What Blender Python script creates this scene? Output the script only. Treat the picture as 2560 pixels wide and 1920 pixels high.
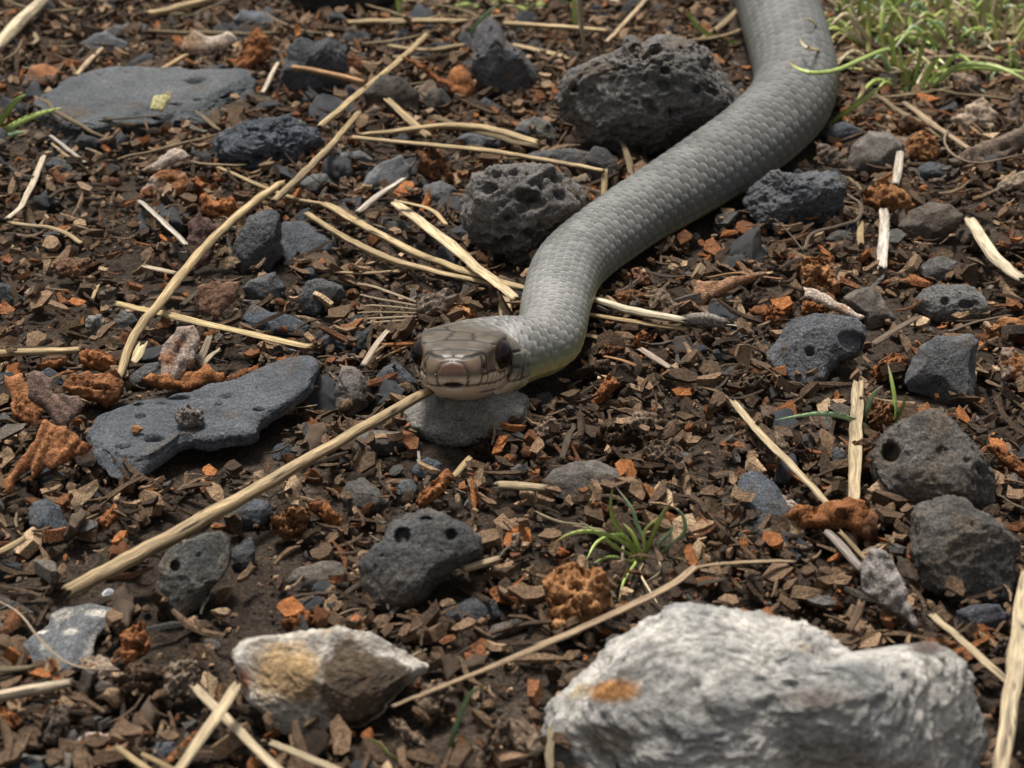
import bpy, bmesh, math
import numpy as np
from mathutils import Vector, Matrix, geometry

for o in list(bpy.data.objects):
    bpy.data.objects.remove(o)
SC = bpy.context.scene
COL = SC.collection

# ------------------------------------------------------------------ camera
W, H = 2560.0, 1920.0              # size of the photograph in pixels
LENS, SENS = 60.0, 36.0
F = W * LENS / SENS
CAMH, PITCH = 0.141, math.radians(28)
cam_d = bpy.data.cameras.new('camera')
cam = bpy.data.objects.new('camera', cam_d)
COL.objects.link(cam)
cam.location = (0, 0, CAMH)
cam.rotation_euler = (math.pi / 2 - PITCH, 0, 0)
cam_d.lens, cam_d.sensor_width = LENS, SENS
cam_d.clip_start, cam_d.clip_end = 0.005, 200
cam_d.dof.use_dof = True
cam_d.dof.focus_distance = 0.296
cam_d.dof.aperture_fstop = 42
SC.camera = cam
# ------------------------------------------------------------------ sky, sun, exposure
SUN_EL, SUN_AZ = math.radians(70), math.radians(-28)   # azimuth from +Y, negative towards -X
world = bpy.data.worlds.new('World')
SC.world = world
world.use_nodes = True
wn, wl = world.node_tree.nodes, world.node_tree.links
sky = wn.new('ShaderNodeTexSky')
sky.sky_type = 'NISHITA'
sky.sun_disc = False
sky.sun_elevation = SUN_EL
sky.sun_rotation = SUN_AZ
sky.dust_density = 4.0
sky.air_density = 1.0
hs = wn.new('ShaderNodeHueSaturation')
hs.inputs['Saturation'].default_value = 0.18      # overcast: the sky is nearly grey
wl.new(sky.outputs[0], hs.inputs['Color'])
bg = wn['Background']
wl.new(hs.outputs[0], bg.inputs['Color'])
bg.inputs['Strength'].default_value = 0.075
sun_d = bpy.data.lights.new('sun', 'SUN')
sun_d.energy = 3.6
sun_d.angle = math.radians(14)
sun_d.color = (1.0, 0.93, 0.84)
sun = bpy.data.objects.new('sun', sun_d)
COL.objects.link(sun)
sd = Vector((math.sin(SUN_AZ) * math.cos(SUN_EL), math.cos(SUN_AZ) * math.cos(SUN_EL), math.sin(SUN_EL)))
sun.rotation_euler = sd.to_track_quat('Z', 'Y').to_euler()
sun.location = sd * 3
vs = SC.view_settings
vs.view_transform = 'Standard'
vs.look = 'None'
vs.gamma = 1
vs.use_curve_mapping = False
vs.exposure = 0.52

# ------------------------------------------------------------------ projection helpers
CP = np.array([0, 0, CAMH])
RT = np.array([1.0, 0, 0])
FW = np.array([0, math.cos(PITCH), -math.sin(PITCH)])
UP = np.array([0, math.sin(PITCH), math.cos(PITCH)])
ZUP = np.array([0, 0, 1.0])

def ray(px, py):
    return FW + RT * (px - W / 2) / F + UP * (H / 2 - py) / F
def onz(px, py, z=0.0):
    d = ray(px, py)
    return CP + d * ((z - CAMH) / d[2])
def atdepth(px, py, D):
    return CP + ray(px, py) * D
def depth(P):
    return float((np.asarray(P) - CP) @ FW)
def proj(P):
    v = np.asarray(P) - CP
    D = v @ FW
    return np.stack([W / 2 + F * (v @ RT) / D, H / 2 - F * (v @ UP) / D], -1)

TILE = dict(A=(0, 0), B=(830, 0), C=(1660, 0), D=(0, 620), E=(830, 620), F=(1660, 620), G=(0, 1240), H=(830, 1240), I=(1660, 1240))
def px(tile, *pts):
    """reading coordinates of one enlarged part of the photograph -> photograph pixels"""
    a = np.array(pts, float).reshape(-1, 2)
    if tile == 'Z':
        return a * (2560 / 2212)
    return a * (900 / 2196) + np.array(TILE[tile])
def ell(tile, cx, cy, rx, ry, rot=0, n=14, seed=0):
    r = np.random.default_rng(int(cx * 7 + cy) + seed)
    t = np.arange(n) / n * 2 * math.pi
    k = 1 + r.uniform(-.11, .11, n)
    c, s = math.cos(math.radians(rot)), math.sin(math.radians(rot))
    x, y = rx * np.cos(t) * k, ry * np.sin(t) * k
    return px(tile, *np.stack([cx + c * x - s * y, cy + s * x + c * y], 1).ravel())

# ------------------------------------------------------------------ noise
RNG = np.random.default_rng(11)
TAB = RNG.random((64, 64, 64))
def vnoise(P):
    P = np.asarray(P, float)
    i = np.floor(P).astype(int)
    f = P - i
    u = f * f * (3 - 2 * f)
    i0, i1 = i & 63, (i + 1) & 63
    x0, y0, z0 = i0.T
    x1, y1, z1 = i1.T
    ux, uy, uz = u.T
    a = TAB[x0, y0, z0] * (1 - ux) + TAB[x1, y0, z0] * ux
    b = TAB[x0, y1, z0] * (1 - ux) + TAB[x1, y1, z0] * ux
    c = TAB[x0, y0, z1] * (1 - ux) + TAB[x1, y0, z1] * ux
    d = TAB[x0, y1, z1] * (1 - ux) + TAB[x1, y1, z1] * ux
    return ((a * (1 - uy) + b * uy) * (1 - uz) + (c * (1 - uy) + d * uy) * uz) * 2 - 1
def fbm(P, octv=4, gain=.5, lac=2.07):
    s, a, t = 0, 1.0, 0
    P = np.asarray(P, float)
    for k in range(octv):
        s = s + a * vnoise(P + 17.3 * k)
        t += a
        a *= gain
        P = P * lac
    return s / t
def sstep(a, b, x):
    t = np.clip((x - a) / (b - a), 0, 1)
    return t * t * (3 - 2 * t)
def lerp(a, b, t):
    a, b = np.asarray(a, float), np.asarray(b, float)
    return a + (b - a) * np.asarray(t)[..., None]
def gz(x, y):
    """height of the soil, metres"""
    x, y = np.asarray(x, float), np.asarray(y, float)
    P = np.stack([x * 28, y * 28, np.zeros_like(x) + 3.3], -1).reshape(-1, 3)
    return (0.0016 * fbm(P, 3)).reshape(x.shape)

# ------------------------------------------------------------------ mesh and material helpers
def mesh(name, V, faces, col=None, uv=None, smooth=True, mat=None):
    V = np.ascontiguousarray(V, np.float32)
    if isinstance(faces, np.ndarray):
        faces = [faces]
    faces = [f for f in faces if len(f)]
    me = bpy.data.meshes.new(name)
    me.vertices.add(len(V))
    me.vertices.foreach_set('co', V.ravel())
    loops = np.concatenate([f.ravel() for f in faces]).astype(np.int32)
    tot = np.concatenate([np.full(len(f), f.shape[1]) for f in faces]).astype(np.int32)
    st = np.concatenate([[0], np.cumsum(tot)[:-1]]).astype(np.int32)
    me.loops.add(len(loops))
    me.polygons.add(len(tot))
    me.loops.foreach_set('vertex_index', loops)
    me.polygons.foreach_set('loop_start', st)
    me.update(calc_edges=True)
    sm_ = smooth if isinstance(smooth, (list, tuple)) else [smooth] * len(faces)
    me.polygons.foreach_set('use_smooth', np.concatenate([np.full(len(f), bool(s)) for f, s in zip(faces, sm_)]))
    if col is not None:
        ca = me.color_attributes.new('Col', 'FLOAT_COLOR', 'POINT')
        c4 = np.ones((len(V), 4), np.float32)
        c4[:, :np.shape(col)[1]] = col
        ca.data.foreach_set('color', c4.ravel())
    if uv is not None:
        ul = me.uv_layers.new(name='UVMap')
        ul.data.foreach_set('uv', np.ascontiguousarray(uv, np.float32)[loops].ravel())
    if mat:
        me.materials.append(mat)
    me.validate()
    return me
def link(name, me, parent=None, loc=None):
    o = bpy.data.objects.new(name, me)
    COL.objects.link(o)
    if parent:
        o.parent = parent
    if loc is not None:
        o.location = [float(v) for v in loc]
    return o
def tag(o, label, cat, group=None, kind=None):
    o['label'] = label
    o['category'] = cat
    if group:
        o['group'] = group
    if kind:
        o['kind'] = kind
    return o

def vmat(name, rough=.85, spec=.3, grain=900, gamt=.35, bscale=1500, bdist=.00025, bstr=.8, uvmap=None, rnd=.25, coat=0, speck=.3, alpha_rough=False):
    """base colour from the mesh's colour attribute, broken up by fine procedural grain and relief"""
    m = bpy.data.materials.new(name)
    m.use_nodes = True
    n, l = m.node_tree.nodes, m.node_tree.links
    b = n['Principled BSDF']
    at = n.new('ShaderNodeAttribute')
    at.attribute_name = 'Col'
    tc = n.new('ShaderNodeTexCoord')
    co = tc.outputs['Object']
    if uvmap:
        mp = n.new('ShaderNodeMapping')
        mp.inputs['Scale'].default_value = (uvmap[0], uvmap[1], 1)
        l.new(tc.outputs['UV'], mp.inputs['Vector'])
        co = mp.outputs[0]
    oi = n.new('ShaderNodeObjectInfo')
    ad = n.new('ShaderNodeVectorMath')
    ad.operation = 'ADD'
    cx = n.new('ShaderNodeCombineXYZ')
    ml = n.new('ShaderNodeMath')
    ml.operation = 'MULTIPLY'
    ml.inputs[1].default_value = 7.7
    l.new(oi.outputs['Random'], ml.inputs[0])
    l.new(ml.outputs[0], cx.inputs[2])
    l.new(co, ad.inputs[0])
    l.new(cx.outputs[0], ad.inputs[1])
    co = ad.outputs[0]
    nz = n.new('ShaderNodeTexNoise')
    nz.inputs['Scale'].default_value = 1 if uvmap else grain
    nz.inputs['Detail'].default_value = 4
    nz.inputs['Roughness'].default_value = .65
    l.new(co, nz.inputs['Vector'])
    mr = n.new('ShaderNodeMapRange')
    mr.inputs['From Min'].default_value = .28
    mr.inputs['From Max'].default_value = .72
    mr.inputs['To Min'].default_value = 1 - gamt
    mr.inputs['To Max'].default_value = 1 + gamt
    l.new(nz.outputs['Fac'], mr.inputs['Value'])
    mr2 = n.new('ShaderNodeMapRange')
    mr2.inputs['To Min'].default_value = 1 - rnd
    mr2.inputs['To Max'].default_value = 1 + rnd
    l.new(oi.outputs['Random'], mr2.inputs['Value'])
    n2 = n.new('ShaderNodeTexNoise')
    n2.inputs['Scale'].default_value = 2.9 if uvmap else grain * 3.1
    n2.inputs['Detail'].default_value = 2
    l.new(co, n2.inputs['Vector'])
    mr3 = n.new('ShaderNodeMapRange')
    mr3.inputs['From Min'].default_value = .35
    mr3.inputs['From Max'].default_value = .65
    mr3.inputs['To Min'].default_value = 1 - speck
    mr3.inputs['To Max'].default_value = 1 + speck
    l.new(n2.outputs['Fac'], mr3.inputs['Value'])
    m0 = n.new('ShaderNodeMath')
    m0.operation = 'MULTIPLY'
    l.new(mr3.outputs[0], m0.inputs[0])
    l.new(mr2.outputs[0], m0.inputs[1])
    mm = n.new('ShaderNodeMath')
    mm.operation = 'MULTIPLY'
    l.new(mr.outputs[0], mm.inputs[0])
    l.new(m0.outputs[0], mm.inputs[1])
    sc = n.new('ShaderNodeVectorMath')
    sc.operation = 'SCALE'
    l.new(at.outputs['Color'], sc.inputs[0])
    l.new(mm.outputs[0], sc.inputs['Scale'])
    l.new(sc.outputs[0], b.inputs['Base Color'])
    nb = n.new('ShaderNodeTexNoise')
    nb.inputs['Scale'].default_value = 1.7 if uvmap else bscale
    nb.inputs['Detail'].default_value = 5
    nb.inputs['Roughness'].default_value = .7
    l.new(co, nb.inputs['Vector'])
    bp = n.new('ShaderNodeBump')
    bp.inputs['Strength'].default_value = bstr
    bp.inputs['Distance'].default_value = bdist
    l.new(nb.outputs['Fac'], bp.inputs['Height'])
    l.new(bp.outputs[0], b.inputs['Normal'])
    b.inputs['Roughness'].default_value = rough
    b.inputs['Specular IOR Level'].default_value = spec
    if alpha_rough:
        l.new(at.outputs['Alpha'], b.inputs['Roughness'])
    if coat:
        b.inputs['Coat Weight'].default_value = coat
        b.inputs['Coat Roughness'].default_value = .08
    return m

M_SOIL = vmat('soil', .95, .15, 700, .5, 900, .0008, 1, rnd=0, speck=.45)
M_ROCK = vmat('basalt', .8, .35, 900, .34, 1700, .0007, 1, rnd=.12, speck=.42)
M_SMOOTH = vmat('smooth_stone', .72, .35, 900, .28, 1900, .0004, .9, rnd=.12, speck=.32)
M_PALE = vmat('pale_stone', .8, .3, 420, .36, 1000, .0009, 1, rnd=0, speck=.22)
M_BARK = vmat('bark', .9, .2, 900, .4, 1700, .0007, 1, rnd=.2, speck=.4)
M_CHIP = vmat('mulch', .85, .28, 1300, .45, 1800, .0006, 1, rnd=.3, speck=.4)
M_STRAW = vmat('straw', .6, .35, 1, .5, 1, .0004, 1, uvmap=(9, .8), rnd=.15, speck=.3)
M_GRASS = vmat('grass', .45, .4, 500, .15, 1500, .00005, .4, rnd=.2, speck=.1)
M_SNAKE = vmat('snake_skin', .42, .42, 1400, .10, 2600, .00003, .5, rnd=0, speck=.06, alpha_rough=True)
M_EYE = vmat('snake_eye', .05, .3, 1000, .0, 100, .0, .0, rnd=0, speck=0)

_ICO = {}
def ico(level):
    if level not in _ICO:
        bm = bmesh.new()
        bmesh.ops.create_icosphere(bm, subdivisions=level, radius=1)
        V = np.array([v.co[:] for v in bm.verts])
        Fc = np.array([[v.index for v in f.verts] for f in bm.faces])
        bm.free()
        _ICO[level] = (V / np.linalg.norm(V, axis=1)[:, None], Fc)
    return _ICO[level]

FOOT = []      # footprints of the larger things: (x, y, rx, ry)

def frame_of(poly, tilt, zb):
    c = poly.mean(0)
    bot = poly[poly[:, 1].argmax()]
    w = -(ray(*c) / np.linalg.norm(ray(*c))) * (1 - tilt) + ZUP * tilt
    w /= np.linalg.norm(w)
    G = onz(bot[0], bot[1], zb)
    def hit(p):
        d = ray(*p)
        return CP + d * (((G - CP) @ w) / (d @ w))
    O = hit(c)
    e1 = RT - w * (RT @ w)
    e1 /= np.linalg.norm(e1)
    e2 = np.cross(w, e1)
    return hit, O, e1, e2, w

def rock(name, label, poly, tint=(.075, .08, .09), tint2=None, dirt=.25, dirtc=(.11, .085, .062), tilt=.0, zb=-.0015, T=.75, level=6, e=.8, amp=.06, freq=2.2,
         facets=10, fd=(.72, .95), pits=(), npit=0, pr=(.03, .08), patches=(), mat=None, cat='rock', group=None, seed=None, fine=.5, foot=True, ridged=1.0, jag=.05):
    seed = int(poly[0][0] * 3 + poly[0][1] * 5) if seed is None else seed
    rg = np.random.default_rng(seed)
    spx = np.ptp(poly, axis=0).max()
    level = 7 if spx > 430 else 6 if spx > 165 else 5 if spx > 55 else 4     # as fine as its size asks for
    hit, O, e1, e2, w = frame_of(poly, tilt, zb)
    L = np.array([[(hit(p) - O) @ e1, (hit(p) - O) @ e2] for p in poly])
    # outline radius by angle (rays from the centre, farthest crossing)
    n = 360
    th = np.arange(n) / n * 2 * math.pi
    R = np.zeros(n)
    a, b = L, np.roll(L, -1, 0)
    for k in range(n):
        d = np.array([math.cos(th[k]), math.sin(th[k])])
        ed = b - a
        den = d[0] * ed[:, 1] - d[1] * ed[:, 0]
        den = np.where(abs(den) < 1e-12, 1e-12, den)
        t = (a[:, 0] * ed[:, 1] - a[:, 1] * ed[:, 0]) / den
        s = (a[:, 0] * d[1] - a[:, 1] * d[0]) / den
        ok = (t > 0) & (s >= -1e-6) & (s <= 1 + 1e-6)
        R[k] = t[ok].max() if ok.any() else np.nan
    R = np.where(np.isnan(R), np.nanmean(R), R)
    ker = np.ones(7) / 7
    R = np.convolve(np.concatenate([R[-3:], R, R[:3]]), ker, 'valid')
    R = R * (1 + jag * fbm(np.stack([np.cos(th) * 4, np.sin(th) * 4, 0 * th + seed % 50], 1), 3))
    Rm = R.mean()
    D, Fc = ico(level)
    rho = np.sqrt(D[:, 0] ** 2 + D[:, 1] ** 2)
    ang = np.arctan2(D[:, 1], D[:, 0]) % (2 * math.pi)
    q = np.stack([np.cos(ang) * rho ** e, np.sin(ang) * rho ** e, np.sign(D[:, 2]) * abs(D[:, 2]) ** e], 1)
    if e < .6:                                       # slab: even points over the flat top, steep rim
        rp = rho ** .8
        q = np.stack([np.cos(ang) * rp, np.sin(ang) * rp, np.sign(D[:, 2]) * np.maximum(1 - rp ** 7, 0) ** (1 / 5)], 1)
    for k in range(facets):
        nv = rg.normal(size=3)
        nv[2] = abs(nv[2]) if k % 3 else nv[2]
        nv /= np.linalg.norm(nv)
        dd = rg.uniform(*fd) * (1.0 if e > .7 else 1.12)
        q = q - np.maximum(q @ nv - dd, 0)[:, None] * nv * .92
    nn = q / np.linalg.norm(q, axis=1)[:, None]
    sd_ = rg.uniform(0, 60, 3)
    qs = q * (1, 1, max(T, .12) if T < .5 else 1)               # relief is even in real space, also on thin slabs
    f1 = fbm(qs * freq + sd_, 4)
    f2 = fbm(qs * freq * 5 + sd_ + 9, 3)
    f3 = 1 - 2 * np.abs(fbm(qs * freq * 2.6 + sd_ + 21, 4, .6))
    q = q + nn * (amp * f1 + amp * .75 * fine * f2 + amp * .5 * ridged * (f3 - .4) + (amp * .4 * fine * fbm(qs * freq * 12 + sd_ + 5, 2) if level > 4 else 0))[:, None]
    qa = np.arctan2(q[:, 1], q[:, 0]) % (2 * math.pi)                 # keep the outline: the widest ring stays at full width
    nbin = 40
    bi = (qa / (2 * math.pi) * nbin).astype(int) % nbin
    mxr = np.zeros(nbin)
    np.maximum.at(mxr, bi, np.hypot(q[:, 0], q[:, 1]))
    mxr = (np.roll(mxr, 1) + 2 * mxr + np.roll(mxr, -1)) / 4
    kk = np.interp(qa, (np.arange(nbin + 2) - .5) / nbin * 2 * math.pi, np.concatenate([mxr[-1:], mxr, mxr[:1]]))
    q = q / np.stack([kk, kk, np.ones_like(kk)], 1)
    Rv = np.interp(np.arctan2(q[:, 1], q[:, 0]) % (2 * math.pi), np.append(th, 2 * math.pi), np.append(R, R[0]))
    P = np.stack([q[:, 0] * Rv, q[:, 1] * Rv, q[:, 2] * Rm * T], 1)
    pitmask = np.zeros(len(P))
    lift = w * (Rm * T * .9 if tilt > .7 else 0)
    def hit_top(p):
        d = ray(*p)
        return CP + d * (((O + lift - CP) @ w) / (d @ w))
    for pt in pits:                                # openings seen in the photograph: (u, v, radius, depth) in photo pixels
        c3 = hit_top(pt[0])
        c2 = np.array([(c3 - O) @ e1, (c3 - O) @ e2])
        rr = pt[1] * depth(c3) / F
        r2 = (pt[2] if len(pt) > 2 else pt[1]) * depth(c3) / F
        dp = pt[3] if len(pt) > 3 else 1.0
        dd = np.sqrt(((P[:, 0] - c2[0]) / rr) ** 2 + ((P[:, 1] - c2[1]) / r2) ** 2)
        k = (1 - sstep(.72, 1.05, dd)) * (q[:, 2] > 0)
        P[:, 2] -= k * min(rr * (2.4 if tilt > .7 else 1.6) * dp, Rm * T * 1.5)
        pitmask = np.maximum(pitmask, k)
    if npit:
        pc = rg.normal(size=(npit, 3))
        pc[:, 2] = abs(pc[:, 2]) + .05
        pc /= np.linalg.norm(pc, axis=1)[:, None]
        prr = pr[0] + (pr[1] - pr[0]) * rg.random(npit) ** 2.2
        dn = nn * 1.0
        for c, r_ in zip(pc, prr):
            dd = np.linalg.norm((dn - c) * (1, 1.15, 1), axis=1) / r_
            k = 1 - sstep(.6, 1.02, dd)
            P -= nn * (k * r_ * Rm * 1.25)[:, None]
            pitmask = np.maximum(pitmask, k * .8)
    Wd = O + P[:, :1] * e1 + P[:, 1:2] * e2 + P[:, 2:] * w
    t2 = np.array(tint2) if tint2 is not None else np.array(tint) * 1.55
    c = lerp(np.array(tint) * .8, t2, np.clip(.5 + .9 * fbm(q * 3.1 + sd_ + 3, 4), 0, 1))
    dm = sstep(.08, .5, fbm(q * 1.9 + sd_ + 31, 4) + dirt - .3)
    c = lerp(c, dirtc, dm * .8)
    for pt in patches:                              # stains: (centre, rx, ry, colour, softness)
        c3 = hit_top(pt[0])
        c2 = np.array([(c3 - O) @ e1, (c3 - O) @ e2])
        s_ = depth(c3) / F
        dd = np.sqrt(((P[:, 0] - c2[0]) / (pt[1] * s_)) ** 2 + ((P[:, 1] - c2[1]) / (pt[2] * s_)) ** 2)
        dd = dd + .35 * fbm(q * 6 + sd_, 3)
        k = (1 - sstep(1 - pt[4], 1 + pt[4], dd)) * (q[:, 2] > -.1)
        c = lerp(c, np.array(pt[3]) * (1 + .25 * f2[:, None]), k * .95)
    base = np.array([O[0], O[1], max(Wd[:, 2].min(), -.002)])
    me = mesh(name, Wd - base, Fc, col=np.clip(c, .005, .9), mat=mat or M_ROCK)
    o = link(name, me, loc=base)
    tag(o, label, cat, group)
    if foot:
        low = Wd[(Wd[:, 2] < .005) & (Wd[:, 2] > -.004)]
        if len(low) > 5:
            m0, m1 = low.min(0), low.max(0)
            FOOT.append(((m0[0] + m1[0]) / 2, (m0[1] + m1[1]) / 2, (m1[0] - m0[0]) / 2, (m1[1] - m0[1]) / 2))
    return o

def plate_mesh(name, L, T, seed, colf, ridge=0, ridge_dir=0, rough=.35, curl=0, res=13, jag=.05, mat=None):
    """a bark flake or chip: outline L (n,2) in metres, own thickness T, fibrous relief"""
    rg = np.random.default_rng(seed)
    size = (L.max(0) - L.min(0)).max()
    step = size / res / 1.0
    B = []
    for k in range(len(L)):
        a, b = L[k], L[(k + 1) % len(L)]
        m = max(1, int(np.linalg.norm(b - a) / step))
        for j in range(m):
            B.append(a + (b - a) * j / m)
    B = np.array(B)
    B3 = np.concatenate([B / size * 9, np.full((len(B), 1), seed % 50 + .5)], 1)
    B = B + jag * size * np.stack([vnoise(B3), vnoise(B3 + 7.7)], 1) * .7
    nb = len(B)
    mn, mx = B.min(0), B.max(0)
    gx, gy = np.meshgrid(np.arange(mn[0], mx[0], step), np.arange(mn[1], mx[1], step))
    G = np.stack([gx.ravel(), gy.ravel()], 1)
    G = G + rg.uniform(-.3, .3, G.shape) * step
    a, b = B, np.roll(B, -1, 0)
    ins = np.zeros(len(G), bool)
    dmin = np.full(len(G), 1e9)
    for p, q in zip(a, b):
        cond = ((p[1] > G[:, 1]) != (q[1] > G[:, 1]))
        xx = (q[0] - p[0]) * (G[:, 1] - p[1]) / (q[1] - p[1] + 1e-15) + p[0]
        ins ^= cond & (G[:, 0] < xx)
        e_ = q - p
        t = np.clip(((G - p) @ e_) / (e_ @ e_ + 1e-18), 0, 1)
        dmin = np.minimum(dmin, np.linalg.norm(G - p - t[:, None] * e_, axis=1))
    G = G[ins & (dmin > step * .45)]
    pts = [Vector(p) for p in np.concatenate([B, G])]
    edges = [(k, (k + 1) % nb) for k in range(nb)]
    vo, _, fo, _, _, _ = geometry.delaunay_2d_cdt(pts, edges, [], 1, 1e-9)
    V2 = np.array([v[:] for v in vo])
    tri = np.array([f for f in fo if len(f) == 3])
    n = len(V2)
    dm = np.full(n, 1e9)
    for p, q in zip(a, b):
        e_ = q - p
        t = np.clip(((V2 - p) @ e_) / (e_ @ e_ + 1e-18), 0, 1)
        dm = np.minimum(dm, np.linalg.norm(V2 - p - t[:, None] * e_, axis=1))
    prof = .45 + .55 * np.clip(dm / (T * .6 + 1e-9), 0, 1) ** .6
    x, y = V2[:, 0] / size, V2[:, 1] / size
    cr, sr = math.cos(ridge_dir), math.sin(ridge_dir)
    u, v = x * cr + y * sr, -x * sr + y * cr
    s_ = rg.uniform(0, 50, 3)
    fib = fbm(np.stack([u * 2.2, v * 19, 0 * u], 1) + s_, 3)
    iso = fbm(np.stack([x * 7, y * 7, 0 * x], 1) + s_ + 5, 4) + .55 * vnoise(np.stack([x * 26, y * 26, 0 * x], 1) + s_)
    rel = (fib * ridge + iso * rough) * T
    bend = curl * size * (v * v * 1.2 + .5 * u * v)
    top = T * .5 * prof + rel + bend
    bot = -T * .5 * prof + rel * .4 + bend
    Vt = np.concatenate([np.c_[V2, top], np.c_[V2, bot]])
    be = []
    from collections import Counter
    cnt = Counter()
    for t_ in tri:
        for i, j in ((0, 1), (1, 2), (2, 0)):
            cnt[(min(t_[i], t_[j]), max(t_[i], t_[j]))] += 1
    for t_ in tri:
        for i, j in ((0, 1), (1, 2), (2, 0)):
            if cnt[(min(t_[i], t_[j]), max(t_[i], t_[j]))] == 1:
                be.append((t_[j], t_[i], t_[i] + n, t_[j] + n))
    c = colf(np.stack([x, y, 0 * x], 1) + s_, fib, prof)
    c = np.concatenate([c, c * .85])
    return mesh(name, Vt, [tri, tri[:, ::-1] + n, np.array(be)], col=np.clip(c, .004, .9), mat=mat or M_BARK, smooth=[True, True, False])

def bark_col(c1, c2, c3=None):
    def f(P, fib, prof):
        c = lerp(np.array(c1), np.array(c2), np.clip(.5 + .8 * fib + .6 * fbm(P * 5, 3), 0, 1))
        c = c * (1 - .55 * sstep(.22, .5, -fib))[:, None]
        if c3 is not None:
            c = lerp(c, np.array(c3), sstep(.12, .45, fbm(P * 2.6 + 8, 3)))
        return c
    return f
RUST = bark_col((.22, .085, .034), (.46, .20, .08), (.16, .075, .04))
RUSTB = bark_col((.28, .125, .048), (.48, .25, .115))
RUSTD = bark_col((.11, .052, .026), (.24, .115, .052), (.08, .055, .038))
PURP = bark_col((.13, .085, .07), (.22, .15, .12), (.2, .09, .04))
TANF = bark_col((.26, .2, .145), (.42, .33, .25), (.16, .12, .09))
PALEF = bark_col((.42, .34, .28), (.6, .5, .42), (.3, .2, .13))
BROWN = bark_col((.062, .041, .028), (.15, .1, .068), (.044, .03, .021))
GREYB = bark_col((.145, .103, .073), (.29, .215, .155), (.1, .068, .046))

def flake(name, label, poly, colf, T=.0016, tilt=.55, zb=.0015, ridge=.25, rd=None, rough=.35, curl=0, cat='bark', group=None, res=22, jag=.07, mat=None):
    hit, O, e1, e2, w = frame_of(poly, tilt, zb)
    L = np.array([[(hit(p) - O) @ e1, (hit(p) - O) @ e2] for p in poly])
    area = 0.5 * np.sum(L[:, 0] * np.roll(L[:, 1], -1) - np.roll(L[:, 0], -1) * L[:, 1])
    if area < 0:
        L = L[::-1]
    if rd is None:
        ev, evec = np.linalg.eigh(np.cov((L - L.mean(0)).T))
        rd = math.atan2(evec[1, 1], evec[0, 1])
    seed = int(poly[0][0] + 3 * poly[0][1])
    me = plate_mesh(name, L, T, seed, colf, ridge, rd, rough, curl, res, jag, mat)
    o = link(name, me)
    m = Matrix((list(e1) + [O[0]], list(e2) + [O[1]], list(w) + [O[2]], [0, 0, 0, 1]))
    m = Matrix((([e1[0], e2[0], w[0], O[0]]), ([e1[1], e2[1], w[1], O[1]]), ([e1[2], e2[2], w[2], O[2]]), (0, 0, 0, 1)))
    o.matrix_world = m
    tag(o, label, cat, group)
    return o

def crspline(P, n):
    P = np.asarray(P, float)
    Q = np.concatenate([[2 * P[0] - P[1]], P, [2 * P[-1] - P[-2]]])
    m = len(P) - 1
    t = np.linspace(0, m, n)
    k = np.minimum(t.astype(int), m - 1)
    u = (t - k)[:, None]
    a, b, c, d = Q[k], Q[k + 1], Q[k + 2], Q[k + 3]
    return .5 * (2 * b + (c - a) * u + (2 * a - 5 * b + 4 * c - d) * u ** 2 + (3 * b - a - 3 * c + d) * u ** 3)

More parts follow.
